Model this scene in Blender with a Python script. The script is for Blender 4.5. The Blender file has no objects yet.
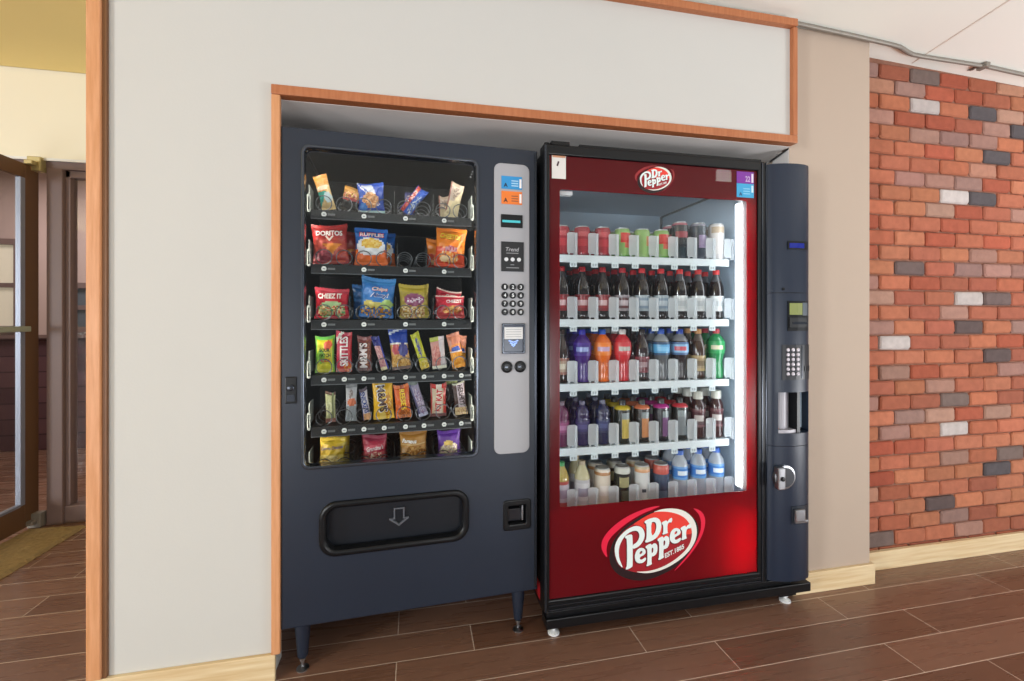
import bpy, bmesh, math, random
from mathutils import Vector, Matrix
R = math.radians
rnd = random.Random(7)
SC = bpy.context.scene
COL = SC.collection

# ------------------------------------------------------------------ camera, world, lights, exposure
cam_d = bpy.data.cameras.new('camera'); cam = bpy.data.objects.new('camera', cam_d); COL.objects.link(cam)
cam_d.sensor_width = 36; cam_d.lens = 16.0; cam_d.shift_y = -(340.5 - 318.0) / 1024
cam_d.clip_start = 0.05
cam.location = (0, 0, 1.18); cam.rotation_euler = (R(90), 0, -math.atan(97 / 455))
SC.camera = cam
SC.view_settings.view_transform = 'Standard'; SC.view_settings.look = 'None'
SC.view_settings.gamma = 1.0; SC.view_settings.exposure = 0.0; SC.view_settings.use_curve_mapping = False

w = bpy.data.worlds.new('world'); SC.world = w; w.use_nodes = True
w.node_tree.nodes['Background'].inputs[0].default_value = (0.92, 0.96, 1.0, 1)
w.node_tree.nodes['Background'].inputs[1].default_value = 0.32

def area(name, loc, target, sx, sy, power, color):
    d = bpy.data.lights.new(name, 'AREA'); d.shape = 'RECTANGLE'; d.size = sx; d.size_y = sy
    d.energy = power; d.color = color
    o = bpy.data.objects.new(name, d); COL.objects.link(o); o.location = loc
    o.rotation_euler = (Vector(target) - Vector(loc)).to_track_quat('-Z', 'Y').to_euler()
    return o
area('window_daylight', (-5.6, -1.9, 1.35), (1.6, 1.6, 1.3), 0.9, 1.9, 215, (0.93, 0.97, 1.0))
area('hall_uplight', (-2.9, -4.2, 0.35), (0.4, -0.2, 2.4), 2.2, 0.9, 110, (0.95, 0.98, 1.0))  # unseen fill added behind the camera, set low and aimed up at the ceiling
area('hall_fill', (1.78, -3.6, 0.5), (1.3, -0.6, 2.4), 0.55, 1.2, 48, (0.95, 0.98, 1.0))  # fill added behind the camera to lift the niche ceiling and snacks
area('side_uplight', (4.6, -0.9, 0.15), (4.1, -0.3, 2.6), 1.6, 1.0, 150, (0.97, 0.98, 1.0))  # uplight added out of view on the right to brighten the ceiling
area('vestibule_fill', (-2.9, 4.0, 2.45), (-2.9, 4.0, 0), 1.2, 0.6, 24, (1.0, 0.9, 0.88))  # overhead fill added, unseen, to brighten the vestibule

# ------------------------------------------------------------------ materials
def lin(c):
    return c / 12.92 if c <= 0.04045 else ((c + 0.055) / 1.055) ** 2.4
def hx(h):
    h = h.lstrip('#')
    return tuple(lin(int(h[i:i + 2], 16) / 255) for i in (0, 2, 4))
MATS = {}
def mat(name, color, rough=0.5, metal=0.0, spec=0.5, emit=None, estr=0.0, noise=0.0, nscale=8.0, bump=0.0, bscale=60.0, coat=0.0):
    if name in MATS: return MATS[name]
    m = bpy.data.materials.new(name); m.use_nodes = True
    nt = m.node_tree; b = nt.nodes['Principled BSDF']
    c = hx(color) if isinstance(color, str) else color
    b.inputs['Base Color'].default_value = (*c, 1); b.inputs['Roughness'].default_value = rough
    b.inputs['Metallic'].default_value = metal; b.inputs['Specular IOR Level'].default_value = spec
    b.inputs['Coat Weight'].default_value = coat
    if emit:
        b.inputs['Emission Color'].default_value = (*hx(emit), 1); b.inputs['Emission Strength'].default_value = estr
    tc = nt.nodes.new('ShaderNodeTexCoord')
    if noise:
        n = nt.nodes.new('ShaderNodeTexNoise'); n.inputs['Scale'].default_value = nscale; n.inputs['Detail'].default_value = 4
        nt.links.new(tc.outputs['Object'], n.inputs['Vector'])
        mr = nt.nodes.new('ShaderNodeMapRange'); mr.inputs['To Min'].default_value = 1 - noise; mr.inputs['To Max'].default_value = 1 + noise
        nt.links.new(n.outputs['Fac'], mr.inputs['Value'])
        mx = nt.nodes.new('ShaderNodeMix'); mx.data_type = 'RGBA'; mx.blend_type = 'MULTIPLY'; mx.inputs['Factor'].default_value = 1
        mx.inputs['A'].default_value = (*c, 1)
        nt.links.new(mr.outputs['Result'], mx.inputs['B'])
        nt.links.new(mx.outputs['Result'], b.inputs['Base Color'])
    if bump:
        n2 = nt.nodes.new('ShaderNodeTexNoise'); n2.inputs['Scale'].default_value = bscale; n2.inputs['Detail'].default_value = 3
        nt.links.new(tc.outputs['Object'], n2.inputs['Vector'])
        bp = nt.nodes.new('ShaderNodeBump'); bp.inputs['Strength'].default_value = bump; bp.inputs['Distance'].default_value = 0.004
        nt.links.new(n2.outputs['Fac'], bp.inputs['Height']); nt.links.new(bp.outputs['Normal'], b.inputs['Normal'])
    MATS[name] = m
    return m

def attr_mat(name, rough, coat=0.0, bump=0.0, spec=0.5):
    m = mat(name, (0.5, 0.5, 0.5), rough, spec=spec, bump=bump, bscale=70, coat=coat)
    nt = m.node_tree; a = nt.nodes.new('ShaderNodeVertexColor'); a.layer_name = 'Col'
    nt.links.new(a.outputs['Color'], nt.nodes['Principled BSDF'].inputs['Base Color'])
    return m

def clear_mat(name, tint, diff, rough=0.05, gloss=0.08, transl=0.0, dcol=None):
    """thin clear sheet: transparent + a share of white plastic + a fresnel-like gloss"""
    m = bpy.data.materials.new(name); m.use_nodes = True; nt = m.node_tree
    for n in list(nt.nodes):
        if n.type == 'BSDF_PRINCIPLED': nt.nodes.remove(n)
    out = [n for n in nt.nodes if n.type == 'OUTPUT_MATERIAL'][0]
    t = nt.nodes.new('ShaderNodeBsdfTransparent'); t.inputs[0].default_value = (*tint, 1)
    g = nt.nodes.new('ShaderNodeBsdfGlossy'); g.inputs['Roughness'].default_value = rough
    fz = nt.nodes.new('ShaderNodeFresnel'); ge = nt.nodes.new('ShaderNodeNewGeometry')
    io = nt.nodes.new('ShaderNodeMath'); io.operation = 'MULTIPLY_ADD'; io.inputs[1].default_value = 1 / 1.33 - 1.33; io.inputs[2].default_value = 1.33
    nt.links.new(ge.outputs['Backfacing'], io.inputs[0]); nt.links.new(io.outputs[0], fz.inputs['IOR'])
    mr = nt.nodes.new('ShaderNodeMath'); mr.operation = 'ADD'; mr.inputs[1].default_value = gloss
    nt.links.new(fz.outputs[0], mr.inputs[0])
    mx = nt.nodes.new('ShaderNodeMixShader')
    nt.links.new(mr.outputs[0], mx.inputs[0])
    src = t
    if diff > 0:
        d = nt.nodes.new('ShaderNodeBsdfDiffuse'); d.inputs[0].default_value = (*(dcol or (0.85, 0.88, 0.9)), 1)
        tl = nt.nodes.new('ShaderNodeBsdfTranslucent'); tl.inputs[0].default_value = (*(dcol or (0.85, 0.88, 0.9)), 1)
        m2 = nt.nodes.new('ShaderNodeMixShader'); m2.inputs[0].default_value = transl
        nt.links.new(d.outputs[0], m2.inputs[1]); nt.links.new(tl.outputs[0], m2.inputs[2])
        m3 = nt.nodes.new('ShaderNodeMixShader'); m3.inputs[0].default_value = diff
        nt.links.new(t.outputs[0], m3.inputs[1]); nt.links.new(m2.outputs[0], m3.inputs[2]); src = m3
    nt.links.new(src.outputs[0], mx.inputs[1]); nt.links.new(g.outputs[0], mx.inputs[2])
    nt.links.new(mx.outputs[0], out.inputs[0])
    MATS[name] = m
    return m

M = {}
M['wall'] = mat('cream_paint', '#c8c6c1', 0.75, spec=0.25, noise=0.02, nscale=3, bump=0.05, bscale=120)
M['pillar'] = mat('tan_paint', '#b6a494', 0.7, spec=0.25, noise=0.02, nscale=3, bump=0.05, bscale=120)
M['ceil'] = mat('ceiling_paint', '#f8f8f0', 0.85, spec=0.15, noise=0.015, nscale=2)
M['entry_ceil'] = mat('entry_ceiling_paint', '#f4de9c', 0.85, spec=0.15, noise=0.02, nscale=2)
M['entry_wall'] = mat('entry_wall_paint', '#ece4ce', 0.8, spec=0.2, noise=0.02, nscale=2)
M['niche'] = mat('niche_paint', '#f6f0ec', 0.8, spec=0.2, noise=0.05, nscale=4)
M['wood'] = None
M['brown'] = mat('brown_aluminium', '#664830', 0.45, spec=0.4, noise=0.06, nscale=5)
M['brown2'] = mat('mauve_brown_frame', '#75605c', 0.5, spec=0.4, noise=0.06, nscale=5)
M['alum'] = mat('bare_aluminium', '#8c90a0', 0.4, metal=0.3)
M['steel'] = mat('galvanised_steel', '#8a837a', 0.5, metal=0.3, noise=0.15, nscale=40)
M['black'] = mat('navy_black_powder_coat', '#1b2433', 0.38, spec=0.55, noise=0.12, nscale=6, bump=0.06, bscale=400)
M['blacktrim'] = mat('black_trim', '#0d0e11', 0.32, spec=0.35)
M['shine'] = mat('dark_polished_trim', '#3c4048', 0.22, metal=0.7)
M['column'] = mat('blue_grey_metallic_paint', '#1a2436', 0.36, spec=0.45)
M['dark'] = mat('dark_interior', '#17181b', 0.6, spec=0.3)
M['panelgrey'] = mat('light_grey_plastic', '#a6a6ab', 0.4, spec=0.4)
M['white'] = mat('white_plastic', '#dcdee0', 0.45, spec=0.4)
M['paper'] = mat('white_paper', '#e6e4e0', 0.7, spec=0.2)
M['chrome'] = mat('chrome', '#d0d2d6', 0.15, metal=1.0)
M['satin'] = mat('satin_metal', '#a4a6aa', 0.32, metal=1.0)
M['wire'] = mat('coil_wire', '#6a6c70', 0.3, metal=0.9)
M['liner'] = mat('cooler_liner', '#aabccc', 0.5, spec=0.4, noise=0.03, nscale=3)
M['shelf'] = mat('white_shelf_plastic', '#cdd6da', 0.45, spec=0.4)
M['dot'] = mat('white_tag', '#f0f0f0', 0.5)
M['red'] = None
M['foil'] = attr_mat('printed_foil', 0.27, bump=0.45, spec=0.5)
M['print'] = attr_mat('printed_plastic', 0.3, coat=0.2)
M['decal'] = attr_mat('printed_film', 0.45)
M['can'] = attr_mat('printed_can', 0.25, coat=0.3)
M['liquid'] = attr_mat('filled_bottle', 0.12, coat=0.2, spec=0.7)
M['glass'] = clear_mat('window_glass', (0.93, 0.95, 0.95), 0.0, 0.02, 0.0)
M['glass2'] = clear_mat('cooler_glass', (0.96, 0.97, 0.97), 0.0, 0.02, 0.0)
M['gate'] = clear_mat('frosted_lane_gate', (0.95, 0.97, 0.98), 0.5, 0.15, 0.06, 0.45, (0.93, 0.96, 0.98))
M['divider'] = clear_mat('clear_divider', (0.8, 0.8, 0.8), 0.10, 0.15, 0.06, 0.3, (0.6, 0.62, 0.62))
M['water'] = clear_mat('clear_bottle', (0.92, 0.96, 1.0), 0.62, 0.05, 0.06, 0.5, (0.88, 0.93, 0.98))

def wood_mat(nm, ca, cb):
    m = mat(nm, ca, 0.45, spec=0.4); nt = m.node_tree; b = nt.nodes['Principled BSDF']
    tc = nt.nodes.new('ShaderNodeTexCoord'); mp = nt.nodes.new('ShaderNodeMapping'); mp.inputs['Scale'].default_value = (30, 30, 2.2)
    n = nt.nodes.new('ShaderNodeTexNoise'); n.inputs['Scale'].default_value = 3; n.inputs['Detail'].default_value = 6; n.inputs['Roughness'].default_value = 0.6
    cr = nt.nodes.new('ShaderNodeValToRGB')
    cr.color_ramp.elements[0].color = (*hx(ca), 1); cr.color_ramp.elements[0].position = 0.3
    cr.color_ramp.elements[1].color = (*hx(cb), 1); cr.color_ramp.elements[1].position = 0.7
    nt.links.new(tc.outputs['Object'], mp.inputs[0]); nt.links.new(mp.outputs[0], n.inputs['Vector'])
    nt.links.new(n.outputs['Fac'], cr.inputs[0]); nt.links.new(cr.outputs[0], b.inputs['Base Color'])
    return m
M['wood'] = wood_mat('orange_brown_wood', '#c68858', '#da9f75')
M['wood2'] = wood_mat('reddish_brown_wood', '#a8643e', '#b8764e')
def basewood_mat():
    m = mat('pale_pine', '#dcc49a', 0.55, spec=0.3); nt = m.node_tree; b = nt.nodes['Principled BSDF']
    tc = nt.nodes.new('ShaderNodeTexCoord'); mp = nt.nodes.new('ShaderNodeMapping'); mp.inputs['Scale'].default_value = (1.5, 30, 30)
    n = nt.nodes.new('ShaderNodeTexNoise'); n.inputs['Scale'].default_value = 2.5; n.inputs['Detail'].default_value = 6
    cr = nt.nodes.new('ShaderNodeValToRGB')
    cr.color_ramp.elements[0].color = (*hx('#cfb184'), 1); cr.color_ramp.elements[0].position = 0.3
    cr.color_ramp.elements[1].color = (*hx('#e6d2ac'), 1); cr.color_ramp.elements[1].position = 0.7
    nt.links.new(tc.outputs['Object'], mp.inputs[0]); nt.links.new(mp.outputs[0], n.inputs['Vector'])
    nt.links.new(n.outputs['Fac'], cr.inputs[0]); nt.links.new(cr.outputs[0], b.inputs['Base Color'])
    return m
M['pine'] = basewood_mat()
def floor_mat():
    m = mat('wood_look_tile', '#4a2f24', 0.35, spec=0.5); nt = m.node_tree; b = nt.nodes['Principled BSDF']
    tc = nt.nodes.new('ShaderNodeTexCoord'); mp = nt.nodes.new('ShaderNodeMapping')
    mp.inputs['Location'].default_value = (-0.207 + 0.862 * 20, -1.471 + 0.138 * 40, 0)
    br = nt.nodes.new('ShaderNodeTexBrick'); br.offset = 0.312; br.offset_frequency = 2; br.squash = 1.0
    br.inputs['Color1'].default_value = (*hx('#836150'), 1); br.inputs['Color2'].default_value = (*hx('#6e4e3e'), 1)
    br.inputs['Mortar'].default_value = (*hx('#d0bcac'), 1)
    br.inputs['Scale'].default_value = 1; br.inputs['Mortar Size'].default_value = 0.0016; br.inputs['Mortar Smooth'].default_value = 0.2
    br.inputs['Bias'].default_value = 0; br.inputs['Brick Width'].default_value = 0.862; br.inputs['Row Height'].default_value = 0.138
    nt.links.new(tc.outputs['Object'], mp.inputs[0]); nt.links.new(mp.outputs[0], br.inputs['Vector'])
    mp2 = nt.nodes.new('ShaderNodeMapping'); mp2.inputs['Scale'].default_value = (2.0, 26, 1)
    n = nt.nodes.new('ShaderNodeTexNoise'); n.inputs['Scale'].default_value = 2; n.inputs['Detail'].default_value = 7; n.inputs['Roughness'].default_value = 0.32
    nt.links.new(tc.outputs['Object'], mp2.inputs[0]); nt.links.new(mp2.outputs[0], n.inputs['Vector'])
    mr = nt.nodes.new('ShaderNodeMapRange'); mr.inputs['To Min'].default_value = 0.84; mr.inputs['To Max'].default_value = 1.16
    nt.links.new(n.outputs['Fac'], mr.inputs['Value'])
    mx = nt.nodes.new('ShaderNodeMix'); mx.data_type = 'RGBA'; mx.blend_type = 'MULTIPLY'; mx.inputs['Factor'].default_value = 1
    nt.links.new(br.outputs['Color'], mx.inputs['A']); nt.links.new(mr.outputs['Result'], mx.inputs['B'])
    nt.links.new(mx.outputs['Result'], b.inputs['Base Color'])
    mr2 = nt.nodes.new('ShaderNodeMapRange'); mr2.inputs['To Min'].default_value = 0.24; mr2.inputs['To Max'].default_value = 0.32
    nt.links.new(n.outputs['Fac'], mr2.inputs['Value']); nt.links.new(mr2.outputs['Result'], b.inputs['Roughness'])
    bp = nt.nodes.new('ShaderNodeBump'); bp.inputs['Strength'].default_value = 0.25; bp.inputs['Distance'].default_value = 0.002; bp.invert = True
    nt.links.new(br.outputs['Fac'], bp.inputs['Height']); nt.links.new(bp.outputs['Normal'], b.inputs['Normal'])
    return m
M['floor'] = floor_mat()
def panel_mat(name, emit):
    m = mat(name, '#5c1218', 0.2, spec=0.25, coat=0.06); nt = m.node_tree; b = nt.nodes['Principled BSDF']
    tl = nt.nodes.new('ShaderNodeBsdfTranslucent'); tl.inputs[0].default_value = (*hx('#ff1050'), 1)
    mx = nt.nodes.new('ShaderNodeMixShader'); mx.inputs[0].default_value = 0.35
    out = [n for n in nt.nodes if n.type == 'OUTPUT_MATERIAL'][0]
    nt.links.new(b.outputs[0], mx.inputs[1]); nt.links.new(tl.outputs[0], mx.inputs[2]); nt.links.new(mx.outputs[0], out.inputs[0])
    if emit:
        b.inputs['Emission Color'].default_value = (*hx('#c01030'), 1); b.inputs['Emission Strength'].default_value = emit
    return m
M['red'] = panel_mat('red_sign_film', 0.0)
M['redlit'] = panel_mat('backlit_red_sign', 0.05)
M['tube'] = mat('fluorescent_tube', '#ffffff', 0.4, emit='#f4faff', estr=8.0)
M['lcd'] = mat('cyan_display', '#0a1216', 0.2, emit='#4fd0d8', estr=0.9)
M['lcdblue'] = mat('blue_display', '#0a1030', 0.2, emit='#2038d8', estr=0.35)
M['bluelit'] = mat('blue_lit_arrows', '#88a8e8', 0.3, emit='#7090f0', estr=1.0)
M['greenlit'] = mat('lit_bill_label', '#7c8448', 0.5, emit='#a8b050', estr=0.05)

# ------------------------------------------------------------------ mesh helpers
class MB:
    def __init__(s): s.v = []; s.f = []; s.mi = []; s.c = []; s.sm = []
    def add(s, vs, fs, mi=0, col=None, smooth=False):
        n = len(s.v); s.v += [tuple(p) for p in vs]
        for i, f in enumerate(fs):
            s.f.append([n + k for k in f]); s.mi.append(mi); s.sm.append(smooth)
            s.c.append(col[i] if isinstance(col, list) else col)
        return s
    def box(s, x0, x1, y0, y1, z0, z1, mi=0, col=None):
        vs = [(x, y, z) for z in (z0, z1) for y in (y0, y1) for x in (x0, x1)]
        return s.add(vs, [(0, 2, 3, 1), (4, 5, 7, 6), (0, 1, 5, 4), (1, 3, 7, 5), (3, 2, 6, 7), (2, 0, 4, 6)], mi, col)
    def lathe(s, prof, c=(0, 0, 0), seg=20, mi=0, col=None, axis='z', caps=True, smooth=True):
        """prof [(r, h)]; col None, a colour or a function(theta, h)"""
        vs = []; fs = []; cs = []
        for r, h in prof:
            for k in range(seg):
                a = 2 * math.pi * k / seg; p = (r * math.cos(a), r * math.sin(a), h)
                vs.append(p)
        for i in range(len(prof) - 1):
            for k in range(seg):
                k2 = (k + 1) % seg
                fs.append((i * seg + k, i * seg + k2, (i + 1) * seg + k2, (i + 1) * seg + k))
                cs.append(col(2 * math.pi * (k + 0.5) / seg, (prof[i][1] + prof[i + 1][1]) / 2) if callable(col) else col)
        if caps:
            fs.append(tuple(reversed(range(seg)))); cs.append(col(0, prof[0][1]) if callable(col) else col)
            fs.append(tuple(range((len(prof) - 1) * seg, len(prof) * seg))); cs.append(col(0, prof[-1][1]) if callable(col) else col)
        T = {'z': lambda p: (p[0], p[1], p[2]), 'y': lambda p: (p[0], -p[2], p[1]), 'x': lambda p: (p[2], p[0], p[1])}[axis]
        vs = [tuple(a + b for a, b in zip(T(p), c)) for p in vs]
        return s.add(vs, fs, mi, cs, smooth)
    def tube(s, pts, r, seg=6, mi=0, col=None, closed=False):
        pts = [Vector(p) for p in pts]; n = len(pts); vs = []; fs = []
        for i, p in enumerate(pts):
            if closed: t = pts[(i + 1) % n] - pts[i - 1]
            else: t = pts[min(i + 1, n - 1)] - pts[max(i - 1, 0)]
            t.normalize()
            u = t.cross(Vector((0, 0, 1)))
            if u.length < 0.2: u = t.cross(Vector((0, 1, 0)))
            u.normalize(); q = t.cross(u)
            for k in range(seg):
                a = 2 * math.pi * k / seg; vs.append(p + u * (r * math.cos(a)) + q * (r * math.sin(a)))
        m = n if closed else n - 1
        for i in range(m):
            j = (i + 1) % n
            for k in range(seg):
                k2 = (k + 1) % seg; fs.append((i * seg + k, i * seg + k2, j * seg + k2, j * seg + k))
        if not closed:
            fs.append(tuple(reversed(range(seg)))); fs.append(tuple(range((n - 1) * seg, n * seg)))
        return s.add(vs, fs, mi, col, True)
    def prism(s, poly, z0, z1, mi=0, col=None, smooth=False):
        n = len(poly); vs = [(x, y, z0) for x, y in poly] + [(x, y, z1) for x, y in poly]
        fs = [(i, (i + 1) % n, n + (i + 1) % n, n + i) for i in range(n)]
        s.add(vs, fs, mi, col, smooth)
        return s.add(vs, [tuple(reversed(range(n))), tuple(range(n, 2 * n))], mi, col)
    def merge(s, me, M4, mi=0, col=None, smooth=False):
        vs = [M4 @ v.co for v in me.vertices]
        return s.add(vs, [tuple(p.vertices) for p in me.polygons], mi, col, smooth)
    def build(s, name, mats, parent=None, bevel=0.0, smooth=None, seg=2):
        me = bpy.data.meshes.new(name); me.from_pydata([tuple(v) for v in s.v], [], s.f)
        if not isinstance(mats, (list, tuple)): mats = [mats]
        for m in mats: me.materials.append(m)
        me.polygons.foreach_set('material_index', s.mi)
        me.polygons.foreach_set('use_smooth', [bool(x) if smooth is None else smooth for x in s.sm])
        if any(c is not None for c in s.c):
            at = me.color_attributes.new('Col', 'FLOAT_COLOR', 'CORNER'); data = []
            for f, c in zip(s.f, s.c):
                c = c or (0.5, 0.5, 0.5)
                data += [c[0], c[1], c[2], 1.0] * len(f)
            at.data.foreach_set('color', data)
        me.update()
        if any(s.sm) and smooth is None: me.set_sharp_from_angle(angle=R(40))
        o = bpy.data.objects.new(name, me); COL.objects.link(o)
        if parent: o.parent = parent
        if bevel:
            b = o.modifiers.new('bevel', 'BEVEL'); b.width = bevel; b.segments = seg; b.limit_method = 'ANGLE'; b.angle_limit = R(40)
        return o

def rrect(x0, x1, z0, z1, r, n=6):
    pts = []
    for cx, cz, a0 in ((x1 - r, z1 - r, 0), (x0 + r, z1 - r, 90), (x0 + r, z0 + r, 180), (x1 - r, z0 + r, 270)):
        for k in range(n + 1):
            a = R(a0 + 90 * k / n); pts.append((cx + r * math.cos(a), cz + r * math.sin(a)))
    return pts
def ellipse(cx, cz, rx, rz, n=28, rot=0):
    out = []
    for k in range(n):
        a = 2 * math.pi * k / n; x = rx * math.cos(a); z = rz * math.sin(a)
        out.append((cx + x * math.cos(rot) - z * math.sin(rot), cz + x * math.sin(rot) + z * math.cos(rot)))
    return out
def curve_mesh(loops, depth, bevel=0.0):
    cu = bpy.data.curves.new('tmp', 'CURVE'); cu.dimensions = '2D'; cu.fill_mode = 'BOTH'
    cu.extrude = max(0, depth / 2 - bevel); cu.bevel_depth = bevel; cu.bevel_resolution = 2; cu.offset = -bevel
    for lp in loops:
        sp = cu.splines.new('POLY'); sp.points.add(len(lp) - 1); sp.use_cyclic_u = True
        for p, q in zip(sp.points, lp): p.co = (q[0], q[1], 0, 1)
    o = bpy.data.objects.new('tmp', cu); me = bpy.data.meshes.new_from_object(o)
    bpy.data.objects.remove(o); bpy.data.curves.remove(cu)
    return me
def face_mat(y):      # flat (x, z) shapes stand upright, facing -y, centred on y
    return Matrix.Translation((0, y, 0)) @ Matrix.Rotation(R(90), 4, 'X')
def plate(mb, loops, y0, y1, mi=0, col=None, bevel=0.0):
    me = curve_mesh(loops, y1 - y0, bevel); mb.merge(me, face_mat((y0 + y1) / 2), mi, col); bpy.data.meshes.remove(me); return mb
TXT = {}
def text_shape(body, bold=0.0):
    k = (body, bold)
    if k in TXT: return TXT[k]
    cu = bpy.data.curves.new('tmp', 'FONT'); cu.body = body; cu.size = 1.0; cu.resolution_u = 3; cu.offset = bold
    cu.align_x = 'CENTER'; cu.align_y = 'CENTER'; cu.fill_mode = 'FRONT'
    o = bpy.data.objects.new('tmp', cu); me = bpy.data.meshes.new_from_object(o)
    vs = [(v.co.x, v.co.y) for v in me.vertices]; fs = [tuple(p.vertices) for p in me.polygons]
    bpy.data.objects.remove(o); bpy.data.curves.remove(cu); bpy.data.meshes.remove(me)
    xs = [p[0] for p in vs]; ys = [p[1] for p in vs]; cx = (min(xs) + max(xs)) / 2; cy = (min(ys) + max(ys)) / 2
    vs = [(x - cx, y - cy) for x, y in vs]; TXT[k] = (vs, fs, max(xs) - min(xs), max(ys) - min(ys))
    return TXT[k]
def text_pts(body, cx, cz, wid, hei=None, rot=0.0, shear=0.0, bold=0.015):
    vs, fs, tw, th = text_shape(body, bold); sx = wid / tw; sz = (hei / th) if hei else sx; c, s = math.cos(rot), math.sin(rot)
    out = []
    for x, z in vs:
        x = x * sx + shear * z * sz; z = z * sz
        out.append((cx + x * c - z * s, cz + x * s + z * c))
    return out, fs
def flat_text(mb, body, cx, cz, wid, y, hei=None, mi=0, col=None, rot=0.0, shear=0.0, bold=0.015):
    p, fs = text_pts(body, cx, cz, wid, hei, rot, shear, bold)
    return mb.add([(x, y, z) for x, z in p], fs, mi, col)

def tag(o, label=None, cat=None, group=None, kind=None):
    if label: o['label'] = label
    if cat: o['category'] = cat
    if group: o['group'] = group
    if kind: o['kind'] = kind
    return o
def empty(name, loc, rz=0.0):
    o = bpy.data.objects.new(name, None); COL.objects.link(o); o.location = loc; o.rotation_euler = (0, 0, rz); o.empty_display_size = 0.1
    return o
def struct(name, mb, m, bevel=0.0, label=None):
    o = mb.build(name, m, None, bevel); o['kind'] = 'structure'
    if label: o['label'] = label
    return o
# ------------------------------------------------------------------ the setting
def ceil_z(x): return 2.416 - 0.038 * (x - 2.1)
struct('floor', MB().box(-6, 4.4, -3.2, 5.0, -0.05, 0.0), M['floor'])
mb = MB(); z0, z1 = ceil_z(-0.95), ceil_z(4.4)
mb.add([(-0.95, -3.2, z0), (4.4, -3.2, z1), (4.4, 1.9, z1), (-0.95, 1.9, z0), (-0.95, -3.2, z0 + .06), (4.4, -3.2, z1 + .06), (4.4, 1.9, z1 + .06), (-0.95, 1.9, z0 + .06)],
       [(0, 1, 2, 3), (7, 6, 5, 4), (0, 4, 5, 1), (1, 5, 6, 2), (2, 6, 7, 3), (3, 7, 4, 0)])
struct('ceiling', mb, M['ceil'])
struct('ceiling_entry', MB().box(-6, -0.951, -3.2, 3.07, 2.585, 2.645), M['entry_ceil'])
struct('ceiling_vestibule', MB().box(-6, -0.86, 3.17, 5.0, 2.585, 2.645), M['ceil'])
# ceiling joint strip
def seam(name, a, b, wdt, m):
    a = Vector(a); b = Vector(b); d = (b - a).normalized(); n = Vector((-d.y, d.x, 0)) * wdt / 2; dz = Vector((0, 0, 0.0025)); mb = MB()
    pts = [a - n, b - n, b + n, a + n]
    mb.add([p - dz for p in pts] + [p + dz for p in pts], [(3, 2, 1, 0), (4, 5, 6, 7), (0, 1, 5, 4), (1, 2, 6, 5), (2, 3, 7, 6), (3, 0, 4, 7)])
    return struct(name, mb, m)
pa, pb = (2.34, 1.74), (2.06, 0.45)
seam('trim_ceiling', (pa[0], pa[1], ceil_z(pa[0])), (pb[0], pb[1], ceil_z(pb[0])), 0.005, mat('seam_paint', '#e2d6cc', 0.8))
struct('wall_left', MB().box(-0.926, -0.455, 1.617, 1.717, 0, 2.51).box(-0.56, -0.50, 1.717, 2.68, 0, 1.96), M['wall'])
struct('wall_front', MB().box(-0.455, 1.553, 1.617, 1.717, 1.937, 2.43), M['wall'])
mb = MB().box(-0.50, 1.61, 1.718, 2.68, 1.905, 1.96).box(-0.455, 1.555, 1.641, 1.718, 1.905, 1.936)
struct('ceiling_niche', mb, M['niche'])
struct('wall_niche', MB().box(-0.50, 1.70, 2.62, 2.68, 0, 1.91), M['niche'])
struct('wall_right', MB().prism([(1.564, 1.655), (1.985, 1.655), (1.985, 1.80), (1.64, 1.80), (1.612, 1.80)], 0, 2.425).box(1.50, 1.562, 1.66, 1.717, 1.937, 2.425)
       .box(1.625, 1.70, 1.80, 2.62, 0, 1.91), M['pillar'])
struct('wall_jamb', MB().prism([(1.5635, 1.656), (1.6115, 1.80), (1.6100, 1.80), (1.5620, 1.656)], 0, 1.904), M['niche'])
struct('trim_niche_seam', MB().prism([(1.563, 1.656), (1.612, 1.812), (1.604, 1.812), (1.556, 1.656)], 1.900, 1.9045), M['blacktrim'])
bw = 0.004
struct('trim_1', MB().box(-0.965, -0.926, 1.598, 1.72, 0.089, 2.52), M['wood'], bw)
struct('trim_edge', MB().box(-0.926, -0.915, 1.606, 1.617, 0.089, 2.51), mat('dark_brown_edge', '#7a5232', 0.5, noise=0.1, nscale=6))  # narrow darker brown strip beside the corner trim
struct('trim_2', MB().box(-0.455, -0.428, 1.600, 1.617, 0.089, 1.905), M['wood'], 0.003)
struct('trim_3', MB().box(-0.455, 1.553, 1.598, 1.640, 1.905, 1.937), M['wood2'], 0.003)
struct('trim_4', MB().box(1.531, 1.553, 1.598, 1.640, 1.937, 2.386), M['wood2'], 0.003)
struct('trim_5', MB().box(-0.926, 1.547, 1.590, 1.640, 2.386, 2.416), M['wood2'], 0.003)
struct('baseboard_left', MB().box(-0.970, -0.444, 1.603, 1.617, 0, 0.088), M['pine'], 0.002)
struct('baseboard_right', MB().box(1.567, 1.999, 1.640, 1.655, 0, 0.088).box(1.985, 1.999, 1.655, 1.72, 0, 0.088), M['pine'], 0.002)
struct('baseboard_brick', MB().box(1.999, 4.3, 1.724, 1.742, 0, 0.086), M['pine'], 0.002)

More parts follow.
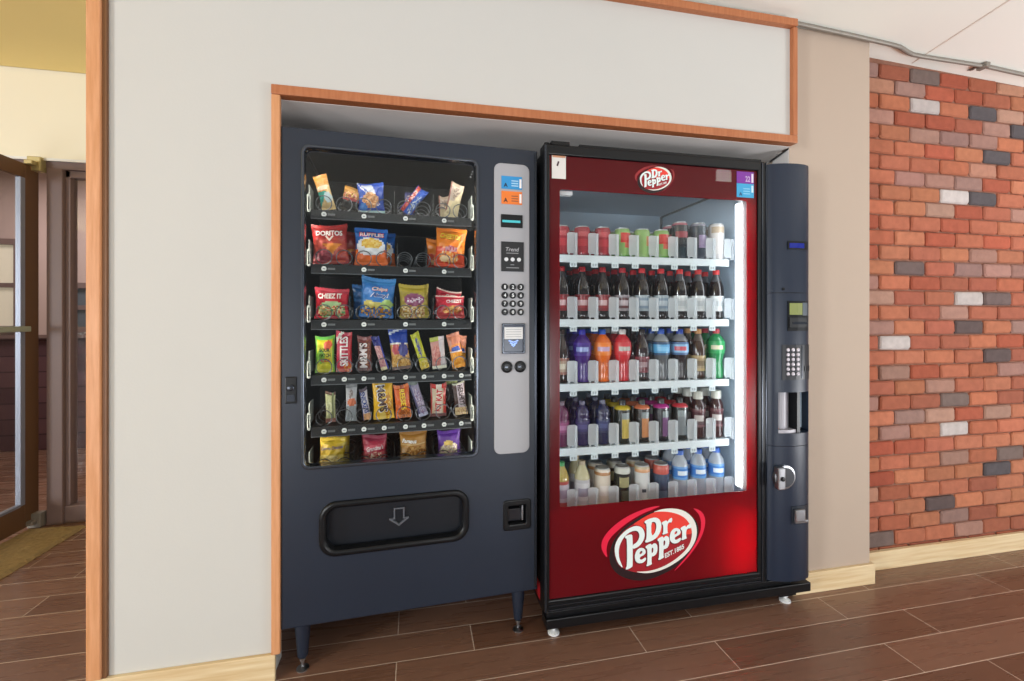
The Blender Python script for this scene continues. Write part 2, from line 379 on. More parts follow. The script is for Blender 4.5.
# brick wall: every brick has its own shape and colour inside one wall mesh
def brick_mats():
    m = attr_mat('brick_clay', 0.85, spec=0.2); nt = m.node_tree; b = nt.nodes['Principled BSDF']
    a = [n for n in nt.nodes if n.type == 'VERTEX_COLOR'][0]
    tc = nt.nodes.new('ShaderNodeTexCoord'); n = nt.nodes.new('ShaderNodeTexNoise'); n.inputs['Scale'].default_value = 28; n.inputs['Detail'].default_value = 6
    nt.links.new(tc.outputs['Object'], n.inputs['Vector'])
    mr = nt.nodes.new('ShaderNodeMapRange'); mr.inputs['To Min'].default_value = 0.74; mr.inputs['To Max'].default_value = 1.26
    nt.links.new(n.outputs['Fac'], mr.inputs['Value'])
    mx = nt.nodes.new('ShaderNodeMix'); mx.data_type = 'RGBA'; mx.blend_type = 'MULTIPLY'; mx.inputs['Factor'].default_value = 1
    nt.links.new(a.outputs['Color'], mx.inputs['A']); nt.links.new(mr.outputs['Result'], mx.inputs['B']); nt.links.new(mx.outputs['Result'], b.inputs['Base Color'])
    bp = nt.nodes.new('ShaderNodeBump'); bp.inputs['Strength'].default_value = 0.8; bp.inputs['Distance'].default_value = 0.005
    nt.links.new(n.outputs['Fac'], bp.inputs['Height']); nt.links.new(bp.outputs['Normal'], b.inputs['Normal'])
    return m
PX, PZ, BZ = 0.1855, 0.0719, 0.091
WHITE = [(29, 2.43), (23, 2.62), (13, 2.247), (16, 2.70), (7, 2.62)]
DARK = [(31, 2.43), (23, 2.80), (28, 3.05), (2, 2.53), (0, 2.16), (29, 2.80), (26, 2.90), (16, 2.90), (14, 2.74), (12, 2.90), (18, 2.36), (9, 2.62), (4, 2.9), (5, 2.98)]
reds = ['#a6644c', '#a25e46', '#ac684e', '#9e5c48', '#a86a50', '#a4624c', '#ae6e52', '#9a5a46', '#a05540']
mutes = ['#9c7468', '#947064', '#a27c6c', '#ae7c66', '#907068']
def mixc(a, b, t): return tuple(x * (1 - t) + y * t for x, y in zip(a, b))
mb = MB()
for row in range(-1, 34):
    zc = BZ + PZ * (row + 0.5); off = 2.154 if row % 2 else 2.154 + PX / 2
    for k in range(-2, 13):
        xc = off + PX * (k + 0.5)
        xa, xb = max(xc - PX / 2 + .004, 1.986), xc + PX / 2 - .004
        if xb - xa < 0.02: continue
        za, zb = zc - PZ / 2 + .003, min(zc + PZ / 2 - .003, ceil_z(xc) - .006)
        za = max(za, 0.02)
        if zb - za < 0.03: continue
        c = hx(rnd.choice(reds)) if rnd.random() > 0.2 else hx(rnd.choice(mutes))
        g_ = rnd.uniform(.88, 1.1); c = tuple(v * g_ * rnd.uniform(.97, 1.03) for v in c)
        if any(r == row and abs(x - xc) < PX * .5 for r, x in WHITE): c = hx(rnd.choice(['#b8aeaa', '#b0a6a2', '#beb4b0']))
        if any(r == row and abs(x - xc) < PX * .5 for r, x in DARK): c = hx(rnd.choice(['#5a4c4a', '#685855', '#71605a', '#544e50']))
        y = 1.745 + rnd.uniform(-.003, .003); j = lambda s=.003: rnd.uniform(-s, s)
        # rounded irregular outline with a flat face and sloped shoulders
        out = []
        for (cx, cz) in ((xa, za), (xb, za), (xb, zb), (xa, zb)):
            sx = 1 if cx == xa else -1; sz = 1 if cz == za else -1
            r = rnd.uniform(.004, .011)
            p1 = (cx + sx * r, cz + j(.0015)); p2 = (cx + j(.0015), cz + sz * r)
            out += [p2, p1] if sx * sz > 0 else [p1, p2]
        n = len(out); mx_, mz_ = (xa + xb) / 2, (za + zb) / 2
        inn = [(mx_ + (x - mx_) * (1 - .006 / (xb - xa) * 2), mz_ + (z - mz_) * (1 - .006 / (zb - za) * 2)) for x, z in out]
        vs = [(x, 1.775, z) for x, z in out] + [(x, y + .006, z) for x, z in out] + [(x, y + j(.0008), z) for x, z in inn]
        fs = [(i, (i + 1) % n, n + (i + 1) % n, n + i) for i in range(n)] + [(n + i, n + (i + 1) % n, 2 * n + (i + 1) % n, 2 * n + i) for i in range(n)]
        fs += [tuple(range(2 * n, 3 * n))]
        mb.add(vs, fs, 0, c)
mb.box(1.986, 4.3, 1.757, 1.85, 0, 2.44, 1)
struct('wall_brick', mb, [brick_mats(), mat('brick_mortar', '#8c6454', 0.9, spec=0.1, noise=0.25, nscale=30, bump=0.4, bscale=120)])

# entry: back wall with a frame, a fixed pane, a glass door standing open, and the vestibule beyond
struct('wall_entry', MB().box(-6, -0.86, 3.08, 3.17, 2.085, 2.645).box(-6, -3.10, 3.08, 3.17, 0, 2.085).box(-1.0, -0.86, 1.80, 3.08, 0, 2.58), M['entry_wall'])
struct('wall_far', MB().box(-6.1, -6.0, 0.2, 5.0, 0, 2.645), M['entry_wall'])
struct('trim_entry', MB().box(-6, -1.0, 3.068, 3.08, 2.072, 2.086), M['paper'])
fr = MB().box(-3.10, -1.0, 3.085, 3.165, 2.030, 2.085).box(-2.045, -1.969, 3.075, 3.165, 0, 2.03).box(-3.10, -3.03, 3.085, 3.165, 0, 2.03)
fr.box(-1.969, -1.0, 3.09, 3.16, 0, 0.10).box(-1.969, -1.945, 3.10, 3.16, 0.10, 2.03).box(-1.969, -1.0, 3.10, 3.16, 1.99, 2.03)
o = struct('window_1', fr, M['brown2'], 0.003)
p = MB().box(-1.945, -1.0, 3.125, 3.131, 0.10, 1.99).build('pane', M['glass2'], o)
# open door (hinged on the mullion side, swung into the hall)
dr = empty('door_1', (-2.108, 3.10, 0)); tag(dr, kind='structure')
f = MB().box(-.011, .011, -.095, 0, .025, 2.03).box(-.011, .011, -.92, -.825, .025, 2.03).box(-.011, .011, -.825, -.095, .025, .155).box(-.011, .011, -.825, -.095, 1.95, 2.03)
f.build('door_frame', M['brown'], dr, 0.003)
MB().box(-.013, .013, -.125, -.095, .155, 1.95).box(-.013, .013, -.825, -.795, .155, 1.95).box(-.013, .013, -.795, -.125, .150, .165).build('glazing_bead', M['alum'], dr, 0.002)
MB().box(-.004, .004, -.795, -.125, .155, 1.95).build('pane', M['glass2'], dr)
MB().box(.011, .045, -.90, -.10, 1.105, 1.135).build('push_bar', mat('pale_green_metal', '#aab09a', 0.4, metal=0.4), dr, 0.004)
for z in (2.0, -.0):
    MB().box(-.01, .055, -.055, -.005, z + .005, z + .085).box(.0, .04, -.09, -.055, z + .03, z + .055).build('hinge', M['steel'] if z < 1 else mat('brass_pivot', '#b8a878', 0.4, metal=0.5), dr, 0.004)
# vestibule wall: plaster above a brick wainscot with a ledge, and two windows
mb = MB().box(-6, -0.86, 4.9, 5.0, 1.03, 2.6, 0).box(-6, -0.86, 4.86, 5.0, 0, 1.0, 1).box(-6, -0.86, 4.82, 5.0, 1.0, 1.03, 2)
bm_ = mat('plum_brick', '#5d4246', 0.85, spec=0.2); nt = bm_.node_tree
tc = nt.nodes.new('ShaderNodeTexCoord'); mp = nt.nodes.new('ShaderNodeMapping'); mp.inputs['Rotation'].default_value = (R(90), 0, 0)
br = nt.nodes.new('ShaderNodeTexBrick'); br.inputs['Scale'].default_value = 1; br.inputs['Brick Width'].default_value = 0.3; br.inputs['Row Height'].default_value = 0.14; br.inputs['Mortar Size'].default_value = 0.006
br.inputs['Color1'].default_value = (*hx('#66494d'), 1); br.inputs['Color2'].default_value = (*hx('#523a3e'), 1); br.inputs['Mortar'].default_value = (*hx('#3e2c30'), 1)
nt.links.new(tc.outputs['Object'], mp.inputs[0]); nt.links.new(mp.outputs[0], br.inputs[0]); nt.links.new(br.outputs[0], nt.nodes['Principled BSDF'].inputs[0])
struct('wall_vestibule', mb, [mat('mauve_plaster', '#b7a19a', 0.8, noise=0.05, nscale=3), bm_, M['brown2']])
def vwin(name, x0, x1, z0, z1, gl):
    t = .05
    o = struct(name, MB().box(x0, x0 + t, 4.85, 4.9, z0, z1).box(x1 - t, x1, 4.85, 4.9, z0, z1).box(x0 + t, x1 - t, 4.85, 4.9, z0, z0 + t).box(x0 + t, x1 - t, 4.85, 4.9, z1 - t, z1)
               .box(x0 + t, x1 - t, 4.86, 4.9, (z0 + z1) / 2 - .02, (z0 + z1) / 2 + .02), M['brown2'])
    MB().box(x0 + t, x1 - t, 4.885, 4.895, z0 + t, z1 - t).build('pane', gl, o)
vwin('window_2', -4.1, -3.42, 1.06, 1.88, mat('bright_pane', '#cfc6b4', 0.15, emit='#d8ccb4', estr=0.35))
vwin('window_3', -3.07, -2.80, 1.05, 1.50, mat('dim_pane', '#5a6068', 0.15, spec=0.5))
struct('wall_vestibule_side', MB().box(-0.92, -0.86, 3.17, 4.9, 0, 2.58), MATS['mauve_plaster'])

# jute doormat
mm = mat('jute_pile', '#9c865f', 0.95, spec=0.1, noise=0.35, nscale=60, bump=1.0, bscale=160)
mb = MB(); nx, ny = 22, 60
vs = []
for j in range(ny + 1):
    for i in range(nx + 1):
        e = min(i, nx - i, j, ny - j); z = (.004 if e == 0 else .017) + rnd.uniform(-.0025, .0025)
        vs.append((-.14 + .28 * i / nx + rnd.uniform(-.002, .002), -.42 + .84 * j / ny + rnd.uniform(-.002, .002), z))
nb = len(vs); vs += [(x, y, .001) for x, y, z in vs[:nb]]
fs = [(j * (nx + 1) + i, j * (nx + 1) + i + 1, (j + 1) * (nx + 1) + i + 1, (j + 1) * (nx + 1) + i) for j in range(ny) for i in range(nx)]
edge = [i for i in range(nx + 1)] + [j * (nx + 1) + nx for j in range(1, ny + 1)] + [ny * (nx + 1) + i for i in range(nx - 1, -1, -1)] + [j * (nx + 1) for j in range(ny - 1, 0, -1)]
fs += [(edge[i], nb + edge[i], nb + edge[(i + 1) % len(edge)], edge[(i + 1) % len(edge)]) for i in range(len(edge))]
fs += [tuple(nb + e for e in reversed(edge))]
mb.add(vs, fs, 0, None, False)
o = mb.build('doormat', mm); o.location = (-1.962, 2.60, 0); o.rotation_euler = (0, 0, R(-1))
tag(o, 'brown jute doormat lying on the tiles in front of the open glass door', 'doormat')

# conduit under the ceiling
cd = empty('electrical_conduit', (1.57, 1.63, 2.42))
pth = [(0, 0, -.0135), (.30, .004, -.0155), (.52, .010, -.0165), (.565, .013, -.0175), (.60, .022, -.020), (.64, .034, -.0245), (.68, .042, -.0285), (.74, .043, -.0315), (1.10, .025, -.0455), (1.36, .03, -.0560), (2.6, .04, -.104)]
pth = [(x, y, ceil_z(1.57 + x) - 2.42 - .0115) for x, y, z in pth]
MB().tube(pth, .0095, 10).build('pipe', M['steel'], cd)
x = 1.085; zc = ceil_z(1.57 + x) - 2.42
MB().box(x - .012, x + .012, .006, .048, zc - .024, zc - .001).box(x - .010, x + .010, .048, .085, zc - .004, zc - .001).lathe([(.004, 0), (.004, .006)], (x, .068, zc - .009), 8).build('pipe_strap', M['steel'], cd, 0.001)
tag(cd, 'thin grey metal conduit running under the ceiling above the brick wall', 'conduit')
# ------------------------------------------------------------------ snack machine
SA = R(2.78)
snack = empty('snack_vending_machine', (-0.4206, 1.6065, 0), SA)
tag(snack, 'black glass-fronted snack vending machine with a light grey keypad strip', 'vending machine')
SW, SZ0, SZ1, SD = 0.870, 0.163, 1.806, 0.80
cb = MB()
cb.box(0.004, .036, .055, SD, SZ0, SZ1).box(SW - .03, SW - .004, .055, SD, SZ0, SZ1).box(.036, SW - .03, .055, SD, SZ1 - .018, SZ1).box(.05, SW - .03, .055, SD, SZ0, SZ0 + .04)
cb.box(.05, SW - .03, SD - .03, SD, SZ0 + .04, SZ1 - .018).box(.665, .69, .055, SD - .03, SZ0 + .04, SZ1 - .018)
cb.build('cabinet', M['black'], snack)
MB().box(.0365, .665, .50, .52, .58, 1.787).box(.05, .665, .055, .50, 1.778, 1.787).box(.0365, .040, .055, .5, .58, 1.778).box(.659, .665, .055, .5, .58, 1.778).build('inner_liner', M['dark'], snack)
dp = MB()
plate(dp, [[(-.006, SZ0), (SW, SZ0), (SW, SZ1), (-.006, SZ1)], rrect(.060, .641, .685, 1.7465, .022), rrect(.127, .594, .400, .550, .040), rrect(.748, .835, .405, .498, .010)], 0, .054, 0, None, .004)
door = dp.build('door_panel', M['black'], snack)
wf = MB(); plate(wf, [rrect(.054, .647, .679, 1.7525, .026), rrect(.0645, .6365, .6895, 1.742, .020)], -.006, .03, 0, None, .003)
wf.build('window_frame', mat('window_trim', '#50555e', 0.22, metal=0.8), snack)
MB().box(.0625, .6385, .014, .019, .6875, 1.744).build('window_glass', M['glass'], snack)
# lamp above the trays, plus two hidden side strips added to brighten the rows
MB().box(.07, .63, .056, .067, 1.7695, 1.7765).box(.0415, .049, .057, .064, .62, 1.76).box(.6485, .656, .057, .064, .62, 1.76).build('lamp_strip', mat('snack_lamp', '#ffffff', 0.5, emit='#fff6ea', estr=36.0), snack)
# delivery bin
bz = MB(); plate(bz, [rrect(.1089, .6117, .383, .567, .055, 8), rrect(.132, .589, .405, .545, .038, 8)], -.012, .03, 0, None, .009)
bz.build('bin_surround', M['blacktrim'], snack)
bf = MB(); plate(bf, [rrect(.126, .595, .399, .551, .040, 8)], .030, .044, 0, None, .002)
flap = bf.build('bin_flap', mat('flap_black', '#10141c', 0.4, spec=0.4, noise=0.2, nscale=9), snack)
ar = MB()
out = [(.349, .5135), (.349, .478), (.334, .478), (.334, .474), (.3675, .450), (.401, .474), (.401, .478), (.386, .478), (.386, .5135)]
inn = [(.354, .509), (.354, .474), (.343, .474), (.3675, .4565), (.392, .474), (.381, .474), (.381, .509)]
plate(ar, [out, inn], .022, .031); ar.build('arrow_mark', mat('arrow_grey', '#70757e', 0.3, metal=0.5), flap)
# coin return
cr = MB(); plate(cr, [rrect(.738, .845, .396, .508, .012), rrect(.758, .825, .418, .486, .004)], -.005, .03, 0, None, .004)
ret = cr.build('coin_return', M['blacktrim'], snack)
MB().box(.752, .831, .045, .050, .410, .493).box(.760, .812, .020, .045, .420, .466).build('return_flap', mat('smoked_plastic', '#26262c', 0.2), ret, .003)
MB().box(.812, .818, .012, .045, .424, .478).build('lever', M['satin'], ret)
# handle / lock on the left
lk = MB().box(.006, .042, -.004, .002, .900, .988); lk = lk.build('lock_plate', M['blacktrim'], snack, .003)
MB().lathe([(.011, 0), (.011, .006), (.008, .007)], (.024, -.004, .952), 18, axis='y').box(.012, .036, -.007, -.004, .908, .930).build('lock', M['shine'], lk)
# right edge trim
MB().box(SW - .012, SW - .003, -.003, .0, SZ0 + .01, SZ1 - .01).build('edge_trim', M['shine'], snack)
# small screws on the top right of the window
MB().lathe([(.003, 0), (.003, .002)], (.628, .022, 1.715), 8, axis='y').lathe([(.003, 0), (.003, .002)], (.625, .022, 1.705), 8, axis='y').lathe([(.003, 0), (.003, .002)], (.621, .022, 1.695), 8, axis='y').build('screw', M['satin'], snack)
# legs
def leg(x, y):
    l = MB().lathe([(.0160, .045), (.0165, .050), (.0265, SZ0), (.0265, SZ0 + .001)], (x, y, 0), 20).build('leg', M['black'], snack)
    MB().lathe([(.020, .0), (.020, .004), (.009, .008), (.0055, .010), (.0055, .03), (.010, .031), (.010, .038), (.0055, .039), (.0055, .047)], (x, y, 0), 16).build('leveling_foot', M['satin'], l)
for x in (.053, .805):
    for y in (.036, .74): leg(x, y)
# keypad strip
cp = MB(); plate(cp, [rrect(.7035, .838, .681, 1.7475, .026, 8)], -.006, .001, 0, None, .003)
cpl = cp.build('control_panel', M['panelgrey'], snack)
def sticker(c1, x0, x1, z0, z1, letter, price):
    s = MB().box(x0, x1, -.0078, -.006, z0, z1, 0, hx(c1))
    flat_text(s, letter, x0 + (x1 - x0) * .2, z0 + (z1 - z0) * .30, (x1 - x0) * .2, -.0082, None, 0, hx('#1a1a22'), bold=.03)
    s.box(x1 - (x1 - x0) * .13, x1 - (x1 - x0) * .03, -.0082, -.0078, z0 + (z1 - z0) * .12, z1 - (z1 - z0) * .18, 0, hx('#f0ecea'))
    return s, price
s, _ = sticker('#2c8fcc', .7302, .8085, 1.6535, 1.7005, 'A', '')
for i in range(3): s.box(.768, .794, -.0082, -.0078, 1.664 + .009 * i, 1.668 + .009 * i, 0, hx('#a8d0e8'))
s.build('blue_sticker', M['decal'], cpl)
s, _ = sticker('#e87a2c', .7302, .8085, 1.598, 1.6455, 'A', '')
for i in range(3): s.box(.768, .794, -.0082, -.0078, 1.608 + .009 * i, 1.612 + .009 * i, 0, hx('#9c5a34'))
s.build('orange_sticker', M['decal'], cpl)
ds = MB().box(.7283, .8105, -.010, -.005, 1.512, 1.560).build('display', M['blacktrim'], cpl, .002)
MB().box(.733, .801, -.0108, -.0098, 1.530, 1.5385).build('readout', M['lcd'], ds)
cdm = MB().box(.7295, .8145, -.009, -.005, 1.351, 1.460, 0, hx('#16171b'))
flat_text(cdm, 'Trend', .770, 1.432, .050, -.0093, None, 0, hx('#a8a8ac'), shear=.2)
cdm.box(.748, .794, -.0093, -.009, 1.4165, 1.4195, 0, hx('#88888c'))
for i, xx in enumerate((.748, .772, .796)):
    plate(cdm, [ellipse(xx, 1.395, .008, .0075, 8)], -.0095, -.0088, 0, hx('#d8d8dc'))
cdm.box(.764, .778, -.0093, -.009, 1.374, 1.377, 0, hx('#88888c')).box(.748, .796, -.0093, -.009, 1.363, 1.366, 0, hx('#88888c'))
cdm.build('card_label', M['decal'], cpl)
keys = '123456789*0#'
for i, kx in enumerate(keys):
    x = .7425 + .0302 * (i % 3); z = 1.2940 - .0307 * (i // 3)
    k = MB().lathe([(.0125, 0), (.0125, .004), (.011, .0055)], (x, -.006, z), 18, axis='y').build('key', M['blacktrim'], cpl)
    flat_text(MB(), kx, x, z, .006 if kx == '1' else .0085, -.0119, .0125, bold=.03).build('digit', M['white'], k)
bl = MB(); plate(bl, [rrect(.7315, .8185, 1.049, 1.160, .004), rrect(.739, .811, 1.056, 1.153, .003)], -.014, -.005, 0, None, .002)
bl = bl.build('bill_acceptor', M['shine'], cpl)
MB().box(.737, .813, -.009, -.005, 1.054, 1.155).build('bezel', mat('bezel_blue', '#1c2a44', 0.25), bl)
wl = MB().box(.740, .810, -.0125, -.009, 1.103, 1.146, 0, hx('#dcdcdc'))
for i in range(4): wl.box(.746, .804, -.0128, -.0125, 1.110 + .009 * i, 1.1125 + .009 * i, 0, hx('#a8a8ac'))
wl.build('bill_label', M['decal'], bl)
ch = MB()
for i, (hw, zz) in enumerate(((.020, 1.096), (.015, 1.088), (.009, 1.081))):
    ch.add([(.775 - hw, -.0095, zz), (.775, -.0095, zz - .007), (.775 + hw, -.0095, zz), (.775 + hw - .004, -.0095, zz + .003), (.775, -.0095, zz - .003), (.775 - hw + .004, -.0095, zz + .003)], [(0, 1, 4, 5), (1, 2, 3, 4)])
ch.build('arrow_light', M['bluelit'], bl)
for x in (.7505, .8010):
    k = MB().lathe([(.0215, 0), (.0215, .004), (.018, .006), (.010, .006), (.009, .003)], (x, -.006, 1.0005), 24, axis='y').build('coin_slot', M['blacktrim'], cpl)
    MB().box(x - .009, x + .002, -.0135, -.011, .998, 1.003).build('slot_insert', M['shine'], k)

# trays, each with its coils and tags
TZ = [1.555, 1.366, 1.172, 0.980, 0.801, 0.630]
CX = [0.1123, 0.1797, 0.2455, 0.3145, 0.3890, 0.4549, 0.5283, 0.5920]
DOTS = [[0, 2, 4, 6], [0, 2, 4, 6], [0, 2, 4, 6], range(8), range(8), [0, 2, 4, 6]]
def ring_path(r):
    pts = []; z0 = r + .0016
    for y in (.088, .150, .212, .274, .336):
        for k in range(18):
            a = R(-90 + 360 * k / 17.999) ; pts.append((r * math.cos(a), y, z0 + r * math.sin(a)))
    return pts
coil_me = None
for ti, tz in enumerate(TZ):
    t = MB().box(.0735, .632, .074, .48, tz - .006, tz)
    t.add([(.0735, .074, tz + .001), (.632, .074, tz + .001), (.632, .064, tz - .030), (.0735, .064, tz - .030), (.0735, .080, tz + .001), (.632, .080, tz + .001), (.632, .072, tz - .030), (.0735, .072, tz - .030)],
          [(3, 2, 1, 0), (4, 5, 6, 7), (0, 1, 5, 4), (2, 3, 7, 6), (0, 4, 7, 3), (1, 2, 6, 5)])
    tr = t.build('product_tray', mat('tray_grey', '#26282c', 0.3, metal=0.2), snack)
    MB().box(.0735, .632, .0655, .0685, tz - .033, tz - .026).build('tray_lip', mat('lip_grey', '#6c6e72', 0.3, metal=0.4), tr)
    for ci, x in enumerate(CX):
        if coil_me is None:
            c = MB().tube(ring_path(.0265), .0019, 5).build('coil', M['wire'], tr); coil_me = c.data
        else:
            c = bpy.data.objects.new('coil', coil_me); COL.objects.link(c); c.parent = tr
        c.location = (x, 0, tz)
    for x0 in (.0665, .6345):
        b = MB(); plate(b, [rrect(x0 - .0055, x0 + .0055, tz - .008, tz + .052, .0045), rrect(x0 - .0026, x0 + .0026, tz - .001, tz + .045, .002)], .066, .074)
        b.box(x0 - .001, x0 + .001, .074, .16, tz + .01, tz + .085).build('tray_bracket', mat('bracket_plastic', '#9a9e98', 0.35), tr)
    for x in ((.352, .4915), (.362, .466), (.1975, .3565, .4915), (), (), (.213, .352, .4915))[ti]:
        MB().box(x - .001, x + .001, .085, .46, tz, tz + (.085 if ti not in (3, 4) else .06)).build('lane_divider', M['divider'], tr)
    for d in DOTS[ti]:
        x = CX[d] + (.002 if d else .003)
        g = MB().lathe([(.0085, 0), (.0085, .002)], (x, .0685, tz - .015), 14, axis='y', col=hx('#ecece8'))
        g.box(x - .004, x + .004, .0660, .0666, tz - .0168, tz - .0135, 0, hx('#8a8b90'))
        g.box(x + .012, x + .036, .0665, .0695, tz - .0185, tz - .0115, 0, hx('#6c6e70'))
        g.build('selection_tag', M['decal'], tr)
# ------------------------------------------------------------------ packets in the snack machine
def shade_at(layers, u, v, rg):
    c = (0.5, 0.5, 0.5)
    for L in layers:
        k = L[0]
        if k == 'b': c = hx(L[1])
        elif k == 'v' and L[1] <= v <= L[2]: c = hx(L[3])
        elif k == 'u' and L[1] <= u <= L[2]: c = hx(L[3])
        elif k == 'e' and ((u - L[1]) / L[3]) ** 2 + ((v - L[2]) / L[4]) ** 2 < 1: c = hx(L[5])
        elif k == 'n' and ((u - L[1]) / L[3]) ** 2 + ((v - L[2]) / L[4]) ** 2 < 1: c = hx(rg.choice(L[5]))
        elif k == 'd' and (v - L[1] - L[2] * u) * L[3] > 0: c = hx(L[4])
        elif k == 's' and abs(v - L[1] - L[2] * u) < L[3]: c = hx(L[4])
        elif k == 't':
            (ax, az), (bx, bz), (cx, cz) = L[1:4]
            d1 = (bx - ax) * (v - az) - (bz - az) * (u - ax); d2 = (cx - bx) * (v - bz) - (cz - bz) * (u - bx); d3 = (ax - cx) * (v - cz) - (az - cz) * (u - cx)
            if (d1 >= 0 and d2 >= 0 and d3 >= 0) or (d1 <= 0 and d2 <= 0 and d3 <= 0): c = hx(L[4])
    return c
def packet(name, label, cat, ti, xb, wid, h, tilt, y, t, layers, texts=(), group=None, lean=0.0, seed=0):
    rg = random.Random(hash((round(xb * 1e4), ti, seed)) & 0xffff)
    nu, nv = 20, 26; seal = min(.012, h * .1)
    ph = [rg.uniform(0, 6.28) for _ in range(6)]
    def prof(x, z):
        s = min(1, max(0, (z - seal) / (h - 2 * seal))); u = min(1, max(-1, 2 * x / wid))
        return (math.sin(math.pi * s) ** .55) * max(0, 1 - abs(u) ** 2.6) ** .7
    def wr(x, z):
        s = min(1, max(0, (z - seal) / (h - 2 * seal))); e = math.sin(math.pi * s)
        return t * .085 * e ** .4 * (math.sin(x / wid * 15 + ph[0] + z / h * 5) * (1 - e * .6) + .7 * math.sin(z / h * 17 + ph[1] + x / wid * 6 + ph[2]) + .5 * math.sin((x / wid - z / h) * 21 + ph[3]))
    def front(x, z): return -.0008 - t / 2 * prof(x, z) - wr(x, z) * min(1, prof(x, z) * 2)
    def back(x, z): return .0008 + t / 2 * prof(x, z) * .9
    parts = [MB(), MB(), MB()]     # body, bottom seal, top seal
    zs = [0, seal * .5, seal] + [seal + (h - 2 * seal) * k / (nv - 4) for k in range(1, nv - 4)] + [h - seal, h - seal * .5, h]
    def pt(i, z, side):
        s = min(1, max(0, (z - seal) / (h - 2 * seal))); half = wid / 2 * (1 - .07 * math.sin(math.pi * s) ** .6)
        x = -half + 2 * half * i / nu
        zz = z
        if z >= h - 1e-6: zz += .0012 * (1 if i % 2 else -1)
        if z > h * .8: zz += .0035 * abs(2 * i / nu - 1) ** 3
        zz += (.003 * math.sin(x / wid * 4 + ph[4]) if z > h * .6 else 0)
        y = front(x, z) if side == 0 else back(x, z)
        if z < seal + 1e-6 or z > h - seal - 1e-6: y += .0016 * math.sin(x / wid * 9 + ph[5]) 
        if i in (0, nu): y = 0.0 + (0 if seal <= z <= h - seal else .0016 * math.sin(x / wid * 9 + ph[5])) + (-.0006 if side == 0 else .0006)
        return (x, y, zz)
    for j in range(len(zs) - 1):
        za, zb = zs[j], zs[j + 1]; which = 1 if zb <= seal + 1e-6 else (2 if za >= h - seal - 1e-6 else 0)
        vs = []; fs = []; cs = []
        for side in (0, 1):
            for z in (za, zb): vs += [pt(i, z, side) for i in range(nu + 1)]
        n = nu + 1
        for i in range(nu):
            u = (i + .5) / nu; v = (za + zb) / 2 / h
            fs.append((i, i + 1, n + i + 1, n + i)); cs.append(shade_at(layers, u, v, rg))
            fs.append((2 * n + i + 1, 2 * n + i, 3 * n + i, 3 * n + i + 1)); cs.append(shade_at(layers[:1], 1 - u, v, rg))
        fs += [(2 * n, 0, n, 3 * n), (nu, 2 * n + nu, 3 * n + nu, n + nu)]; cs += [shade_at(layers[:1], 0, .5, rg)] * 2
        if j == 0: 
            for i in range(nu): fs.append((i + 1, i, 2 * n + i, 2 * n + i + 1)); cs.append(cs[0])
        if j == len(zs) - 2:
            for i in range(nu): fs.append((n + i, n + i + 1, 3 * n + i + 1, 3 * n + i)); cs.append(cs[0])
        parts[which].add(vs, fs, 0, cs, True)
    for ti_, T in enumerate(texts):
        body, u, v, tw, th, col = T[:6]; rot = R(T[6]) if len(T) > 6 else 0; sh = T[7] if len(T) > 7 else 0
        p, fs = text_pts(body, (u - .5) * wid, v * h, tw * wid if abs(math.cos(rot)) > .5 else tw * h, th * h if abs(math.cos(rot)) > .5 else th * wid, rot, sh, .03)
        tb_ = bmesh.new(); tv = [tb_.verts.new((x, z, 0)) for x, z in p]
        for f in fs:
            try: tb_.faces.new([tv[k] for k in f])
            except ValueError: pass
        for _ in range(4):
            bmesh.ops.triangulate(tb_, faces=tb_.faces[:])
            lg = [e for e in tb_.edges if e.calc_length() > .0035]
            if not lg: break
            bmesh.ops.subdivide_edges(tb_, edges=lg, cuts=1)
        bmesh.ops.triangulate(tb_, faces=tb_.faces[:]); tb_.verts.index_update()
        parts[0].add([(v.co.x, min(front(v.co.x, v.co.y + q) for q in (-.0045, -.0025, 0, .0025, .0045)) - .0012 - .0006 * ti_, v.co.y) for v in tb_.verts], [tuple(v.index for v in f.verts) for f in tb_.faces], 0, hx(col), False); tb_.free()
    o = parts[0].build(name, M['foil'])
    bmw = bmesh.new(); bmw.from_mesh(o.data); bmesh.ops.remove_doubles(bmw, verts=bmw.verts, dist=.00005); bmw.to_mesh(o.data); bmw.free()
    parts[1].build('bottom_seal', M['foil'], o); parts[2].build('top_seal', M['foil'], o)
    a = R(tilt); low = -abs(math.sin(a)) * wid / 2
    lift = .0052 - low
    px, pz = xb, TZ[ti] + lift
    o.location = (Matrix.Translation(Vector((-0.4206, 1.6065, 0))) @ Matrix.Rotation(SA, 4, 'Z')) @ Vector((px, y, pz))
    o.rotation_euler = (R(lean), a, SA)
    return tag(o, label, cat, group)
Y1, Y2 = .119, .181
chips = ['#e8a23a', '#f0bc58', '#d88a30']; nuts = ['#c88a5c', '#d8a070', '#b87848', '#e0b488']
dor = [('b', '#8f2a2c'), ('v', .55, 1, '#a8302e'), ('e', .5, .34, .62, .33, '#b0463a'), ('t', (.3, .5), (.85, .5), (.58, .18), '#e08a34'), ('n', .3, .2, .28, .15, ['#a04a58', '#b0525a', '#98404a']), ('n', .78, .2, .18, .2, ['#c0503c', '#a83c38'])]
packet('chip_bag', 'big red tortilla chip bag with white lettering, leftmost on the second snack tray', 'chips', 1, .1330, .122, .139, -2.7, Y1, .046, dor,
       [('DORITOS', .5, .77, .72, .13, '#f0e8e4'), ('V', .5, .63, .24, .13, '#f0e0d0')])
packet('chip_bag', 'red tortilla chip bag tucked right behind the leftmost bag on the second snack tray', 'chips', 1, .1700, .112, .128, 1, Y2, .044, dor)
